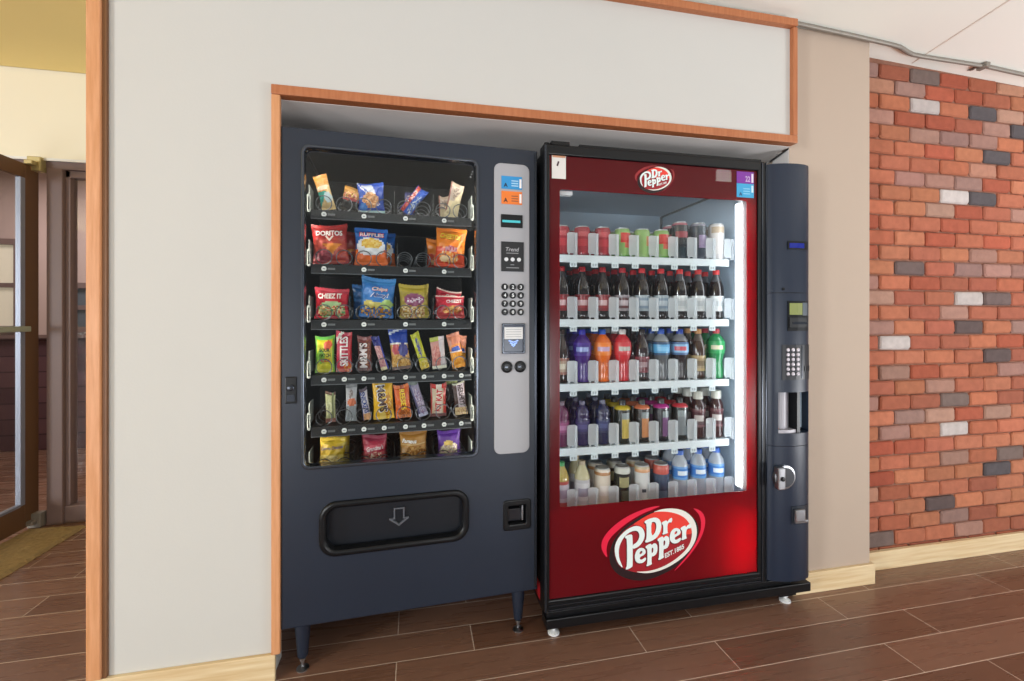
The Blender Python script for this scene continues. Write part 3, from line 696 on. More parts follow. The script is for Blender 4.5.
ruf = [('b', '#1f62b4'), ('v', 0, .42, '#e2682c'), ('e', .5, .50, .46, .24, '#dcdce0'), ('n', .52, .58, .34, .13, ['#e0b44c', '#d8a43c', '#e8c870']), ('v', .05, .16, '#e8743a')]
packet('chip_bag', 'blue white and orange ridged chip bag, second from left on the second snack tray', 'chips', 1, .2700, .117, .134, 0, Y1, .046, ruf,
       [('RUFFLES', .52, .83, .74, .13, '#c83040', -2), ('RUFFLES', .525, .826, .70, .095, '#f0e0e4', -2)])
packet('chip_bag', 'blue chip bag half hidden behind the blue white and orange ridged chip bag', 'chips', 1, .3020, .110, .130, 0, Y2, .044, ruf)
che = [('b', '#e8822c'), ('v', 0, .36, '#cc3426'), ('d', .52, -.2, -1, '#d84a28'), ('n', .45, .25, .35, .16, ['#e88a40', '#f0a858', '#d04030', '#e8c8a0']), ('e', .3, .2, .16, .08, '#e8c898'), ('n', .5, .45, .22, .08, ['#c890a0', '#e0a0a0', '#b04858'])]
packet('chip_bag', 'orange and red cheese snack bag, rightmost on the second snack tray', 'chips', 1, .5551, .117, .145, 4.0, Y1, .046, che,
       [('CHEETOS', .47, .77, .68, .15, '#2a1a10', -4, .1), ('CHEETOS', .463, .776, .66, .135, '#f4c838', -4, .1)])
packet('chip_bag', 'orange cheese snack bag peeking out left behind the orange and red bag', 'chips', 1, .5270, .104, .116, -1, Y2, .044, che)

cookie = [('b', '#c88a4c'), ('v', .0, .55, '#3a9a8a'), ('v', .72, .95, '#b07a2c'), ('v', .56, .70, '#d8c4a8'), ('d', .12, .6, -1, '#d8b880'), ('e', .68, .35, .3, .16, '#b8ccd0')]
packet('snack_pouch', 'slim tan and teal snack pouch leaning left, leftmost on the top snack tray', 'snack pouch', 0, .1270, .047, .125, -15.2, Y1, .020, cookie)
packet('snack_pouch', 'brown and tan snack pouch slumped behind the second coil of the top snack tray', 'snack pouch', 0, .1900, .064, .084, 14, .121, .030, [('b', '#b0803c'), ('v', 0, .5, '#2c2a28'), ('n', .4, .6, .5, .16, ['#b8862f', '#d8b078', '#7a4a2a', '#c06050']), ('s', .48, 0, .04, '#b04848')])
bl = [('b', '#2448a4'), ('s', .9, -1.0, .14, '#c8c8cc'), ('d', .95, -.9, -1, '#2a50b0'), ('t', (.15, .95), (.55, .95), (.85, .25), '#b8bcc8'), ('n', .48, .42, .32, .26, nuts), ('v', .0, .1, '#a8c4c4'), ('v', .1, .18, '#3048a0'), ('e', .2, .2, .14, .12, '#3a78c8')]
packet('nut_bag', 'royal blue nut bag with a white slash on the top snack tray', 'snack bag', 0, .2720, .094, .110, -2.6, Y1, .036, bl)
bar = [('b', '#2a4aa0'), ('u', .06, .34, '#b04038'), ('n', .2, .5, .16, .48, ['#d8684a', '#e8d0c8', '#b83a3a', '#8a3040']), ('u', .55, .8, '#3058b8'), ('n', .7, .4, .2, .4, ['#3058b8', '#c8d0d8', '#5a80c8', '#284890'])]
packet('snack_bar', 'blue bar with a red stripe tipped over to the right on the top snack tray', 'snack bar', 0, .3900, .046, .112, 36.5, Y1, .018, bar)
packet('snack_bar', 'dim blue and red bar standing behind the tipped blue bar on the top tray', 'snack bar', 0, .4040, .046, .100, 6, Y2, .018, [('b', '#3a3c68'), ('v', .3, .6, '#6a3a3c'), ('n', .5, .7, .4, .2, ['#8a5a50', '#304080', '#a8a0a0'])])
tan = [('b', '#a89684'), ('v', .0, .45, '#cbb894'), ('v', .46, .9, '#a8988a'), ('n', .55, .68, .26, .2, ['#5a4a42', '#b0a090', '#8a7868']), ('u', 0, .12, '#8a5a50'), ('d', .1, .8, -1, '#d0be98')]
packet('snack_bar', 'pale tan oat bar leaning right, rightmost on the top snack tray', 'snack bar', 0, .5600, .052, .131, 12.5, Y1, .020, tan)
packet('snack_bar', 'dim tan oat bar behind the rightmost one on the top snack tray', 'snack bar', 0, .5430, .044, .100, 0, Y2, .018, tan)

chz = [('b', '#c22636'), ('v', .0, .12, '#b82030'), ('n', .34, .30, .25, .26, ['#c8c890', '#a8c080', '#e0b870', '#4a9a50', '#d87850']), ('n', .74, .28, .18, .22, ['#c8c8a0', '#5aa058', '#e0c890', '#d04838']), ('v', .84, 1, '#b83a48'), ('e', .5, .5, .3, .07, '#a8c890')]
packet('cracker_bag', 'red cheese cracker bag with white lettering, leftmost on the third snack tray', 'crackers', 2, .1360, .116, .108, 0, Y1, .040, chz, [('CHEEZ IT', .45, .75, .68, .17, '#f0e4dc')])
aho = [('b', '#3a7cc4'), ('v', .0, .4, '#3470b8'), ('n', .5, .18, .48, .18, ['#a8702c', '#3a70b0', '#c89848', '#6a5030', '#2a5a9a']), ('e', .25, .33, .17, .11, '#d8c46a'), ('e', .8, .34, .18, .12, '#a8c470'), ('v', .86, 1, '#4a90d0'), ('e', .5, .32, .1, .08, '#c8b860')]
packet('cookie_bag', 'bright blue cookie bag tilted slightly right on the third snack tray', 'cookies', 2, .2873, .122, .146, 4.1, Y1, .044, aho,
       [('Chips', .55, .70, .46, .13, '#c83038', 0, .2), ('Chips', .545, .703, .44, .115, '#f0d8d4', 0, .2), ('Ahoy!', .55, .545, .50, .14, '#f0f0f0', 0, .2), ('Ahoy!', .55, .545, .46, .11, '#2a4a90', 0, .2)])
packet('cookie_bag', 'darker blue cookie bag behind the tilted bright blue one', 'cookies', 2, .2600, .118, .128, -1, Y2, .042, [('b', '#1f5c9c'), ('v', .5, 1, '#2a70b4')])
yel = [('b', '#a89440'), ('v', .8, 1, '#b8a23c'), ('n', .48, .22, .48, .24, ['#d0b078', '#c09848', '#e0cca0', '#b07858', '#9a7840']), ('e', .5, .56, .36, .2, '#8a4a68'), ('n', .5, .55, .3, .1, ['#e0d0dc', '#a86888', '#7a3c60', '#c8a0b8']), ('u', .84, .95, '#9a8a30')]
packet('snack_bag', 'mustard yellow snack bag with a purple emblem on the third snack tray', 'snack bag', 2, .4257, .110, .126, -1.6, Y1, .042, yel)
rz = [('b', '#b8283a'), ('v', .0, .4, '#c84444'), ('n', .55, .38, .34, .2, ['#d89848', '#e8c070', '#c83c38', '#c87840']), ('v', .94, 1, '#e0c0b8'), ('v', .1, .2, '#d05050')]
packet('cracker_bag', 'short red cracker bag with white lettering, rightmost on the third snack tray', 'crackers', 2, .5600, .110, .084, -1.5, Y1, .036, rz, [('CHEEZIT', .62, .77, .52, .15, '#f0e0dc')])
packet('cracker_bag', 'red cracker bag with a slanting top behind the short red cracker bag', 'crackers', 2, .5440, .100, .105, 10, Y2, .030, rz, [('CHEEZ', .62, .78, .45, .12, '#e8d0cc')])

spk = [('b', '#c8c428'), ('v', .92, 1, '#5aa838'), ('u', 0, .10, '#6aa434'), ('u', .9, 1, '#6aa434'), ('e', .66, .76, .22, .13, '#d8603c'), ('e', .3, .45, .2, .2, '#7ab038'), ('e', .5, .14, .42, .1, '#e0d838')]
packet('candy_pouch', 'yellow and green sour candy pouch, leftmost on the fourth snack tray', 'candy', 3, .1123, .066, .130, 0, Y1, .026, spk,
       [('SOUR', .50, .62, .5, .10, '#1c2a18'), ('PATCH', .52, .48, .56, .10, '#2a3a1a'), ('KIDS', .55, .34, .46, .10, '#c03a30')])
sk = [('b', '#c02c48'), ('u', .78, 1, '#c8323a'), ('v', .0, .12, '#c04a38'), ('n', .75, .12, .25, .1, ['#e0a83c', '#c83c34', '#e07830']), ('s', .75, .6, .06, '#d8d0c8')]
packet('candy_pouch', 'tall crimson candy pouch with big white upright lettering on the fourth snack tray', 'candy', 3, .1764, .055, .144, 0, Y1, .024, sk, [('SKITTLES', .5, .52, .74, .50, '#f0e8e8', 90)])
mm_ = [('b', '#5a3230'), ('u', .7, 1, '#7a4038'), ('v', .82, 1, '#8a4844'), ('n', .7, .5, .25, .4, ['#6a3430', '#8a5040', '#5a3038', '#a86a48'])]
packet('candy_pouch', 'dark brown chocolate candy pouch with white lettering on the fourth snack tray', 'candy', 3, .2476, .050, .128, -.8, Y1, .024, mm_, [("M&M'S", .42, .46, .70, .56, '#e8dcdc', 90)])
packet('candy_bar', 'thin dark blue and pink bar leaning left on the fourth snack tray', 'candy bar', 3, .3200, .028, .127, -17, Y1, .016, [('b', '#c08c90'), ('v', .72, 1, '#2a2c78'), ('n', .5, .4, .5, .3, ['#c89090', '#d8a8a0', '#a86a78']), ('v', .0, .1, '#d8c8a0'), ('u', .8, 1, '#4048a0')])
pl_ = [('b', '#c09050'), ('v', .62, 1, '#20409c'), ('v', .60, .66, '#d8d0c8'), ('n', .5, .22, .45, .2, ['#c89850', '#b07c38', '#d8b070']), ('e', .3, .5, .25, .12, '#b84a50'), ('e', .7, .48, .28, .16, '#3c3a80'), ('v', .0, .06, '#6a5048'), ('s', .86, .2, .03, '#c8d0e0')]
packet('nut_bag', 'tall deep blue and gold peanut bag in the middle of the fourth snack tray', 'snack bag', 3, .3789, .068, .152, -6.1, Y1, .030, pl_)
packet('candy_bar', 'slim yellow green bar leaning left on the fourth snack tray', 'candy bar', 3, .4660, .033, .138, -17.5, Y1, .018, [('b', '#c0c030'), ('v', .0, .25, '#d8b848'), ('n', .5, .6, .22, .28, ['#5a5a90', '#4a4c88', '#b8b848']), ('n', .5, .15, .5, .1, ['#d8c048', '#e0d080', '#c0a030'])])
packet('candy_bar', 'pink and white strawberry bar with a pale green top on the fourth snack tray', 'candy bar', 3, .5190, .054, .119, -5.5, Y1, .018, [('b', '#c89088'), ('v', .86, 1, '#b8bc50'), ('u', .6, 1, '#d0c4c8'), ('n', .35, .4, .3, .35, ['#c88078', '#d89888', '#c06a68']), ('v', .0, .1, '#d8d4c0')])
org = [('b', '#d88850'), ('v', .0, .45, '#e8982c'), ('n', .5, .25, .5, .2, ['#e8982c', '#f0b040', '#e08828']), ('e', .5, .54, .36, .09, '#4058a8'), ('v', .7, 1, '#c87c60'), ('v', .45, .5, '#d8c8c8')]
packet('candy_bar', 'orange wafer packet with a blue badge, rightmost on the fourth snack tray', 'candy bar', 3, .5930, .050, .132, -11, Y1, .020, org)
packet('candy_bar', 'orange wafer packet standing behind the rightmost one on the fourth tray', 'candy bar', 3, .6060, .044, .124, 2, Y2, .018, org)

packet('candy_bar', 'small pale green bar, leftmost on the fifth snack tray', 'candy bar', 4, .1314, .034, .108, -.9, Y1, .016, [('b', '#b8b888'), ('v', .9, 1, '#6a4a38'), ('u', .65, .85, '#6a7048'), ('v', .0, .12, '#8a5a50'), ('n', .4, .5, .3, .3, ['#c8c898', '#a8a878', '#d0d0a8'])])
packet('candy_bar', 'silver white bar with an orange patch on the fifth snack tray', 'candy bar', 4, .1999, .039, .132, .7, Y1, .016, [('b', '#b8b8bc'), ('v', .0, .42, '#909498'), ('n', .45, .74, .2, .12, ['#8a7c7a', '#c0b8b8', '#9a8c8a']), ('e', .55, .52, .42, .10, '#c86840'), ('v', .90, 1, '#8a8a8c')])
packet('candy_bar', 'narrow white bar with blue lettering on the fifth snack tray', 'candy bar', 4, .2562, .028, .116, -7.8, Y1, .016, [('b', '#d0c8d0'), ('v', .0, .2, '#d8a070'), ('u', 0, .12, '#304080'), ('v', .9, 1, '#5a4a58')], [('SNICKERS', .5, .56, .66, .6, '#28408c', -84)])
mmy = [('b', '#e0ac24'), ('u', .82, 1, '#e8b42c'), ('v', .9, 1, '#f0c030'), ('u', .3, .62, '#e0c060'), ('n', .75, .3, .2, .3, ['#c88828', '#e8c040', '#b87820'])]
packet('candy_pouch', 'big yellow peanut candy pouch with brown lettering on the fifth snack tray', 'candy', 4, .3152, .074, .155, -2.6, Y1, .032, mmy, [("M&M'S", .45, .50, .66, .46, '#f0ecec', -86), ("M&M'S", .46, .50, .63, .38, '#4a2c24', -86)])
packet('candy_pouch', 'orange peanut butter cup packet with upright yellow lettering on the fifth snack tray', 'candy', 4, .3861, .057, .124, -4.5, Y1, .020, [('b', '#dc6428'), ('v', .9, 1, '#e8742c'), ('u', .42, .66, '#a85028'), ('n', .6, .12, .4, .14, ['#a85a28', '#d88040', '#8a4a28'])], [("REESE'S", .54, .56, .62, .34, '#f0c430', -88)])
packet('candy_bar', 'silver violet bar leaning left on the fifth snack tray', 'candy bar', 4, .4600, .035, .136, -18, Y1, .016, [('b', '#9a90a8'), ('u', .0, .2, '#5a5878'), ('v', .9, 1, '#788078'), ('v', .0, .1, '#b8b8d0'), ('n', .55, .45, .3, .4, ['#a898a8', '#8a6a88', '#c0b8c8', '#7a7098'])])
packet('candy_bar', 'red and cream wafer bar with red lettering on the fifth snack tray', 'candy bar', 4, .5139, .061, .124, 0, Y1, .020, [('b', '#c8b498'), ('v', .86, 1, '#c83028'), ('u', 0, .12, '#a83a30'), ('u', .8, 1, '#b8403a'), ('u', .36, .72, '#e0d0c0'), ('v', .0, .1, '#6a3a38')], [('KIT KAT', .50, .50, .66, .36, '#c42a34', 84)])
packet('candy_bar', 'brown and silver chocolate bar leaning left, rightmost on the fifth snack tray', 'candy bar', 4, .6030, .048, .123, -6.3, Y1, .016, [('b', '#4a3430'), ('u', .32, .9, '#b8a8b0'), ('v', .0, .24, '#c8ac80'), ('v', .94, 1, '#a0a088'), ('n', .6, .12, .4, .1, ['#d8bc90', '#b89868', '#a07858'])], [('HERSHEYS', .62, .62, .62, .42, '#3c2826', -88)])
packet('candy_bar', 'dark brown bar with a green edge behind the rightmost one on the fifth tray', 'candy bar', 4, .5760, .046, .128, -2, Y2, .016, [('b', '#3c2a26'), ('v', .88, 1, '#8a9058')])

lor = [('b', '#c8a428'), ('v', .0, .5, '#d8c068'), ('n', .5, .25, .45, .22, ['#d8c488', '#e0cc90', '#c8a048', '#e8d8a0']), ('v', .8, 1, '#d0b030')]
packet('cookie_bag', 'yellow shortbread bag, leftmost on the bottom snack tray', 'cookies', 5, .1340, .088, .112, 3, Y1, .036, lor, [('Lorna Doone', .5, .72, .82, .10, '#4a3a6a', 6, .15)])
packet('cookie_bag', 'yellow shortbread bag standing taller behind the leftmost one on the bottom tray', 'cookies', 5, .1480, .084, .140, 1.5, Y2, .034, lor, [('Lorna Doone', .5, .8, .8, .08, '#4a3a5a', 0, .15)])
gm = [('b', '#a82840'), ('v', .0, .5, '#b85058'), ('n', .5, .25, .48, .24, ['#c88078', '#a8303c', '#d8a890', '#b84a50', '#e0c8b8']), ('s', .62, .1, .05, '#c85060'), ('v', .82, 1, '#983048')]
packet('cookie_bag', 'crimson cookie bag, second from left on the bottom snack tray', 'cookies', 5, .2821, .084, .116, 0, Y1, .036, gm, [("Grandma's", .52, .62, .7, .14, '#e0c8c8', 8, .15)])
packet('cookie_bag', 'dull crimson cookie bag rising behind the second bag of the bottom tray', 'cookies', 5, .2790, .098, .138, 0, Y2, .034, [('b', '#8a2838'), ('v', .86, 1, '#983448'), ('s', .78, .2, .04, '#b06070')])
fa = [('b', '#b88444'), ('v', .0, .5, '#c09058'), ('n', .55, .3, .45, .26, ['#d0a468', '#a06a34', '#c89450', '#8a5428']), ('v', .84, 1, '#b07834'), ('v', .60, .66, '#d0a870')]
packet('cookie_bag', 'tan cookie bag with white lettering, third from left on the bottom snack tray', 'cookies', 5, .4221, .100, .122, -1, Y1, .036, fa, [('Famous', .36, .72, .5, .12, '#f0ece8', -6, .1)])
ke = [('b', '#6a4098'), ('e', .5, .32, .44, .32, '#d8c8a8'), ('n', .5, .34, .40, .3, ['#e0d0b0', '#c8b088', '#e8dcc0', '#b898a8']), ('v', .84, 1, '#5c3090'), ('u', .86, 1, '#5c3a88'), ('e', .45, .62, .2, .1, '#d8b868')]
packet('cookie_bag', 'purple and cream cookie bag, rightmost on the bottom snack tray', 'cookies', 5, .5560, .088, .116, -1.5, Y1, .036, ke)
# ------------------------------------------------------------------ drink machine
DX, DY = 0.448, 1.60
drink = empty('drink_vending_machine', (DX, DY, 0))
tag(drink, 'red and black glass-fronted drink vending machine with an oval red logo', 'vending machine')
c = MB().box(.045, .915, .125, .78, .10, .40).box(.915, 1.075, .06, .78, .10, 1.80).box(.045, .915, .06, .78, 1.765, 1.80).box(.045, .915, .75, .78, .40, 1.765)
c.box(.06, .90, .10, .70, 1.80, 1.815).build('cabinet', M['blacktrim'], drink, .003)
MB().box(.020, .045, .062, .78, .17, 1.80).build('side_panel', M['blacktrim'], drink)
MB().box(.018, .045, .012, .78, .104, .169).build('kick_panel', mat('red_side_paint', '#b01c26', 0.3), drink)
MB().box(.045, .050, .07, .75, .40, 1.765).box(.905, .915, .056, .75, .40, 1.765).box(.05, .905, .06, .72, 1.748, 1.765).box(.05, .905, .72, .75, .40, 1.748).box(.05, .905, .06, .72, .396, .401).build('interior_liner', M['liner'], drink)
MB().box(.899, .905, .10, .72, 1.739, 1.748).box(.893, .905, .712, .72, .40, 1.745).build('liner_seal', mat('grey_seal', '#4a525a', 0.6), drink)
f = MB(); plate(f, [[(.012, .104), (.953, .104), (.953, 1.815), (.012, 1.815)], [(.033, .149), (.912, .149), (.912, 1.777), (.033, 1.777)]], -.006, .056, 0, None, .005)
fr_ = f.build('door_frame', M['blacktrim'], drink)
MB().box(.0125, .0190, -.012, -.004, .112, 1.808).box(.9265, .9315, -.009, -.004, .112, 1.808).box(.9445, .9475, -.009, -.004, .112, 1.808).box(.03, .92, -.009, -.004, .112, .117).box(.03, .92, -.008, -.004, .128, .131).build('frame_bead', M['shine'], fr_)
MB().box(.040, .110, -.004, .03, 1.815, 1.828).box(.15, .93, .0, .05, 1.815, 1.824).lathe([(.010, 0), (.010, .012)], (.028, .02, 1.815), 12).build('top_hinge', M['blacktrim'], fr_)
sp = MB(); plate(sp, [[(.031, .4745), (.914, .4745), (.914, 1.779), (.031, 1.779)], rrect(.0736, .8660, .4806, 1.6545, .010)], .003, .007)
sp = sp.build('sign_panel', M['red'], drink)
lp = MB(); plate(lp, [[(.031, .147), (.914, .147), (.914, .4745), (.031, .4745)]], .003, .007)
lp = lp.build('backlit_sign', M['redlit'], drink)
MB().box(.034, .911, .012, .052, 1.668, 1.776).box(.034, .068, .012, .052, .476, 1.668).box(.034, .911, .112, .120, .150, .396).build('sign_backing', M['blacktrim'], drink)  # opaque backing, added unseen to stop light passing through the red film
MB().box(.070, .872, .0085, .0125, .4775, 1.6575).build('window_glass', M['glass2'], drink)
MB().box(.072, .130, .020, .045, 1.640, 1.655).build('window_clip', M['white'], drink, .002)
tb = MB(); plate(tb, [rrect(.8405, .8630, .492, 1.648, .006)], .022, .042, 0, None, .004)
tb.build('light_tube', M['tube'], drink)
MB().lathe([(.006, .05), (.006, 1.17)], (.059, .060, .47), 10).build('light_tube', M['tube'], drink)  # second tube, added unseen behind the left frame to brighten the shelves
MB().lathe([(.005, 0), (.005, .24)], (.845, .090, .150), 10).build('sign_lamp', mat('sign_tube', '#ffffff', 0.4, emit='#fff4f4', estr=75.0), drink)
MB().box(.8665, .904, .030, .055, .476, 1.665).build('tube_housing', M['white'], drink)

# the oval logo
LOGO = {"swoosh":[[[0.0345,0.1401],[-0.0047,0.1404],[-0.049,0.1321],[-0.1146,0.1113],[-0.1739,0.0768],[-0.2101,0.0381],[-0.2175,0.0091],[-0.2085,-0.0167],[-0.1899,-0.0411],[-0.1963,-0.008],[-0.1889,0.026],[-0.1621,0.0532],[-0.1119,0.0874],[-0.0545,0.1144],[-0.0047,0.1293]],[[0.1659,0.1205],[0.2008,0.1086],[0.2231,0.0805],[0.2231,0.0413],[0.202,-0.0088],[0.1659,-0.0544],[0.1197,-0.0959],[0.0797,-0.1258],[0.1083,-0.0972],[0.1398,-0.0697],[0.1728,-0.0318],[0.1991,0.0124],[0.2067,0.0533],[0.1991,0.0853],[0.1833,0.1065]]],"shadow":[[[-0.1846,-0.0192],[-0.1819,-0.0594],[-0.1632,-0.0914],[-0.1309,-0.1177],[-0.082,-0.1362],[-0.0324,-0.1421],[0.0233,-0.131],[0.0854,-0.11],[0.1312,-0.0791],[0.1775,-0.0323],[0.195,0.0128],[0.192,0.0547],[0.1659,0.0883],[0.1312,0.1147],[0.0514,0.1295],[-0.0324,0.1165],[-0.1146,0.0787],[-0.1632,0.0334]]],"disc":[[[-0.1621,-0.0092],[-0.1578,0.0228],[-0.1417,0.0437],[-0.1146,0.0661],[-0.06,0.0937],[-0.0047,0.1165],[0.0401,0.1279],[0.0854,0.1265],[0.1255,0.1153],[0.1601,0.0915],[0.1804,0.061],[0.1862,0.0267],[0.1786,-0.009],[0.1601,-0.0382],[0.1312,-0.0636],[0.0911,-0.086],[0.0458,-0.1045],[-0.0047,-0.1129],[-0.049,-0.1108],[-0.0929,-0.1006],[-0.1309,-0.0827],[-0.1525,-0.0577]]],"bright":[[[-0.0435,0.1023],[-0.0047,0.1165],[0.0401,0.1263],[0.0854,0.1244],[0.1255,0.1127],[0.1572,0.0891],[0.1763,0.0588],[0.1786,0.0352],[0.1601,0.0162],[0.1083,0.0214],[0.0627,0.0105],[0.0177,0.0151],[-0.0269,0.0145],[-0.0352,0.0559],[-0.0655,0.0765],[-0.0929,0.0766]]],"cres":[[[-0.0075,0.1183],[0.0345,0.1279],[0.0797,0.127],[0.1226,0.1165],[0.1572,0.0933],[0.1786,0.0638],[0.1868,0.0282],[0.1804,-0.0076],[0.1601,-0.0382],[0.1312,-0.0646],[0.0911,-0.0875],[0.0458,-0.1055],[-0.0047,-0.1139],[-0.0435,-0.1119],[-0.0809,-0.101],[-0.0435,-0.1053],[-0.0047,-0.1048],[0.0401,-0.0956],[0.0854,-0.0771],[0.1255,-0.0516],[0.1514,-0.0259],[0.1635,0.0055],[0.1635,0.0367],[0.1485,0.0682],[0.1255,0.0905],[0.0911,0.107],[0.0514,0.1167],[0.0177,0.1196]]],"D":[[[-0.0402,0.0888],[-0.0186,0.0959],[0.0037,0.099],[0.0205,0.0924],[0.0306,0.0751],[0.0306,0.0546],[0.0233,0.0339],[0.0093,0.0185],[-0.0102,0.0093],[-0.0352,0.0042],[-0.0385,0.0121],[-0.0313,0.019],[-0.0313,0.0778],[-0.0391,0.0806]],[[-0.0125,0.0811],[0.0009,0.0824],[0.0093,0.074],[0.0093,0.0541],[0.002,0.0355],[-0.0114,0.0282]]],"r":[[[0.0323,0.077],[0.0537,0.0837],[0.0559,0.0753],[0.0656,0.0882],[0.0775,0.0912],[0.0763,0.0728],[0.0639,0.074],[0.0565,0.0665],[0.0565,0.0378],[0.061,0.0338],[0.0373,0.0279],[0.0345,0.0333],[0.039,0.0364],[0.039,0.0661],[0.0334,0.0692]]],"P":[[[-0.1212,0.0386],[-0.0951,0.0446],[-0.0891,0.0359],[-0.0891,-0.0749],[-0.0918,-0.0826],[-0.1168,-0.0903],[-0.1179,-0.0821],[-0.1125,-0.0747],[-0.1125,0.0277],[-0.1201,0.031]]],"Pb":[[[-0.1287,-0.0824],[-0.1471,-0.0643],[-0.1589,-0.038],[-0.1637,-0.009],[-0.1594,0.0155],[-0.1444,0.039],[-0.1201,0.0591],[-0.0929,0.0716],[-0.0683,0.0737],[-0.049,0.0638],[-0.0391,0.0436],[-0.0402,0.0235],[-0.0518,0.0039],[-0.0683,-0.0085],[-0.0896,-0.0144],[-0.0896,0.0017],[-0.0737,0.0092],[-0.0628,0.0232],[-0.0611,0.0392],[-0.0683,0.053],[-0.083,0.0565],[-0.1065,0.0502],[-0.1282,0.0323],[-0.1417,0.0087],[-0.1471,-0.0133],[-0.1444,-0.0436],[-0.1352,-0.0656]]],"e":[[[-0.0814,-0.0404],[-0.0743,-0.021],[-0.0578,-0.0112],[-0.0402,-0.0166],[-0.0341,-0.0304],[-0.0402,-0.0404],[-0.06,-0.0473],[-0.0595,-0.056],[-0.0512,-0.0584],[-0.0358,-0.05],[-0.0324,-0.059],[-0.0463,-0.0711],[-0.0655,-0.071],[-0.0781,-0.0605]],[[-0.0606,-0.0377],[-0.0501,-0.0337],[-0.0485,-0.0258],[-0.0551,-0.0236],[-0.0606,-0.0301]]],"p":[[[-0.0363,-0.0078],[-0.013,0.0009],[-0.0108,-0.0075],[0.0009,0.001],[0.0126,-0.0063],[0.0149,-0.0254],[0.0098,-0.0432],[-0.0019,-0.0506],[-0.0108,-0.0497],[-0.0108,-0.0751],[-0.0069,-0.0796],[-0.0302,-0.0871],[-0.0324,-0.0813],[-0.028,-0.0772],[-0.028,-0.0189],[-0.0347,-0.0161]],[[-0.0108,-0.0186],[-0.0047,-0.0162],[-0.0024,-0.0236],[-0.0047,-0.0356],[-0.0108,-0.038]]],"p2":[[[0.0143,0.0149],[0.0373,0.0233],[0.039,0.015],[0.0514,0.024],[0.0633,0.0166],[0.0656,-0.0026],[0.0605,-0.0205],[0.0486,-0.028],[0.0396,-0.027],[0.0396,-0.0546],[0.0435,-0.0592],[0.0199,-0.0688],[0.0177,-0.0625],[0.0216,-0.0578],[0.0216,0.004],[0.0154,0.0066]],[[0.0396,0.0042],[0.0458,0.0066],[0.048,-0.0008],[0.0458,-0.0128],[0.0396,-0.0153]]],"e2":[[[0.0656,0.0205],[0.0729,0.0403],[0.09,0.0505],[0.1083,0.0451],[0.1146,0.0311],[0.1083,0.0209],[0.0877,0.0137],[0.0883,0.0049],[0.0968,0.0024],[0.1128,0.0111],[0.1163,0.002],[0.102,-0.0104],[0.082,-0.0104],[0.069,0.0001]],[[0.0871,0.0235],[0.098,0.0276],[0.0997,0.0356],[0.0928,0.0378],[0.0871,0.0312]]],"r2":[[[0.1134,0.0487],[0.1341,0.0561],[0.1364,0.047],[0.1456,0.057],[0.1595,0.0593],[0.1595,0.0417],[0.1445,0.0426],[0.1375,0.035],[0.1375,0.0086],[0.1422,0.0046],[0.1186,-0.0018],[0.1163,0.0041],[0.1203,0.0078],[0.1203,0.0362],[0.114,0.0404]]]}
def chaikin(p, n=2):
    for _ in range(n):
        q = []
        for i in range(len(p)):
            a, b = p[i], p[(i + 1) % len(p)]
            q += [(a[0] * .75 + b[0] * .25, a[1] * .75 + b[1] * .25), (a[0] * .25 + b[0] * .75, a[1] * .25 + b[1] * .75)]
        p = q
    return p
def logo(parent, cx, cz, s, name, swoosh='#e2123c', glow=True):
    mb = MB(); T = lambda p, dx=0, dz=0: [(cx + x * s + dx, cz + z * s + dz) for x, z in p]
    def put(loops, y, col, smooth=True, dx=0, dz=0):
        plate(mb, [T(chaikin(l) if smooth else chaikin(l, 1), dx, dz) for l in loops], y, y + .0004, 0, hx(col))
    put(LOGO['shadow'], .0024, '#20040a')
    for l in LOGO['swoosh']: put([l], .0019, swoosh)
    put(LOGO['disc'], .0014, '#98121f')
    put(LOGO['bright'], .0009, '#e23a2c')
    put(LOGO['cres'], .0004, '#e6e2da')
    for k in ('P', 'Pb', 'D', 'r', 'e', 'p', 'p2', 'e2', 'r2'):
        put(LOGO[k], -.0001, '#5a0d18', False, -.0035 * s, -.0035 * s)
    for k in ('P', 'Pb', 'D', 'r', 'e', 'p', 'p2', 'e2', 'r2'):
        put(LOGO[k], -.0006, '#e2ecea', False)
    flat_text(mb, 'EST.1885', cx + .087 * s, cz - .0395 * s, .088 * s, -.0008, None, 0, hx('#e2e6e4'), R(19.5), .25, .03)
    return mb.build(name, M['decal'], parent)
logo(lp, .4523, .3134, 1.0, 'oval_logo')
logo(sp, .4555, 1.7150, .385, 'oval_logo', '#9c2028')
st = MB().box(.043, .0968, .0015, .003, 1.6927, 1.7809, 0, hx('#d8d4d0')).box(.045, .0948, .0010, .0015, 1.770, 1.778, 0, hx('#c08868'))
st.add([(.060, .0010, 1.740), (.066, .0010, 1.738), (.072, .0010, 1.755), (.066, .0010, 1.757)], [(0, 1, 2, 3)], 0, hx('#3a1a28'))
st.build('white_sticker', M['decal'], sp)
g = MB()
for i in range(8):
    for j in range(6):
        x = .7265 + .0092 * i + (.0046 if j % 2 else 0); z = 1.7290 + .0080 * j
        if x < .793: g.add([(x - .0042, .0024, z - .0022), (x - .0016, .0024, z - .0038), (x + .0042, .0024, z + .0022), (x + .0016, .0024, z + .0038)], [(0, 1, 2, 3)], 0, hx('#d0bcc0'))
g.build('hatched_mark', M['decal'], sp)
s = MB().box(.8177, .8965, .0012, .003, 1.7234, 1.7708, 0, hx('#7a2c98')).box(.885, .894, .0008, .0012, 1.728, 1.764, 0, hx('#e0d4e4'))
flat_text(s, '22', .868, 1.742, .022, .0006, .022, 0, hx('#d0b8dc')); s.build('purple_sticker', M['decal'], sp)
s = MB().box(.8177, .8965, .0012, .003, 1.6666, 1.7225, 0, hx('#3aa0d0')).box(.885, .894, .0008, .0012, 1.688, 1.716, 0, hx('#c8e0ec'))
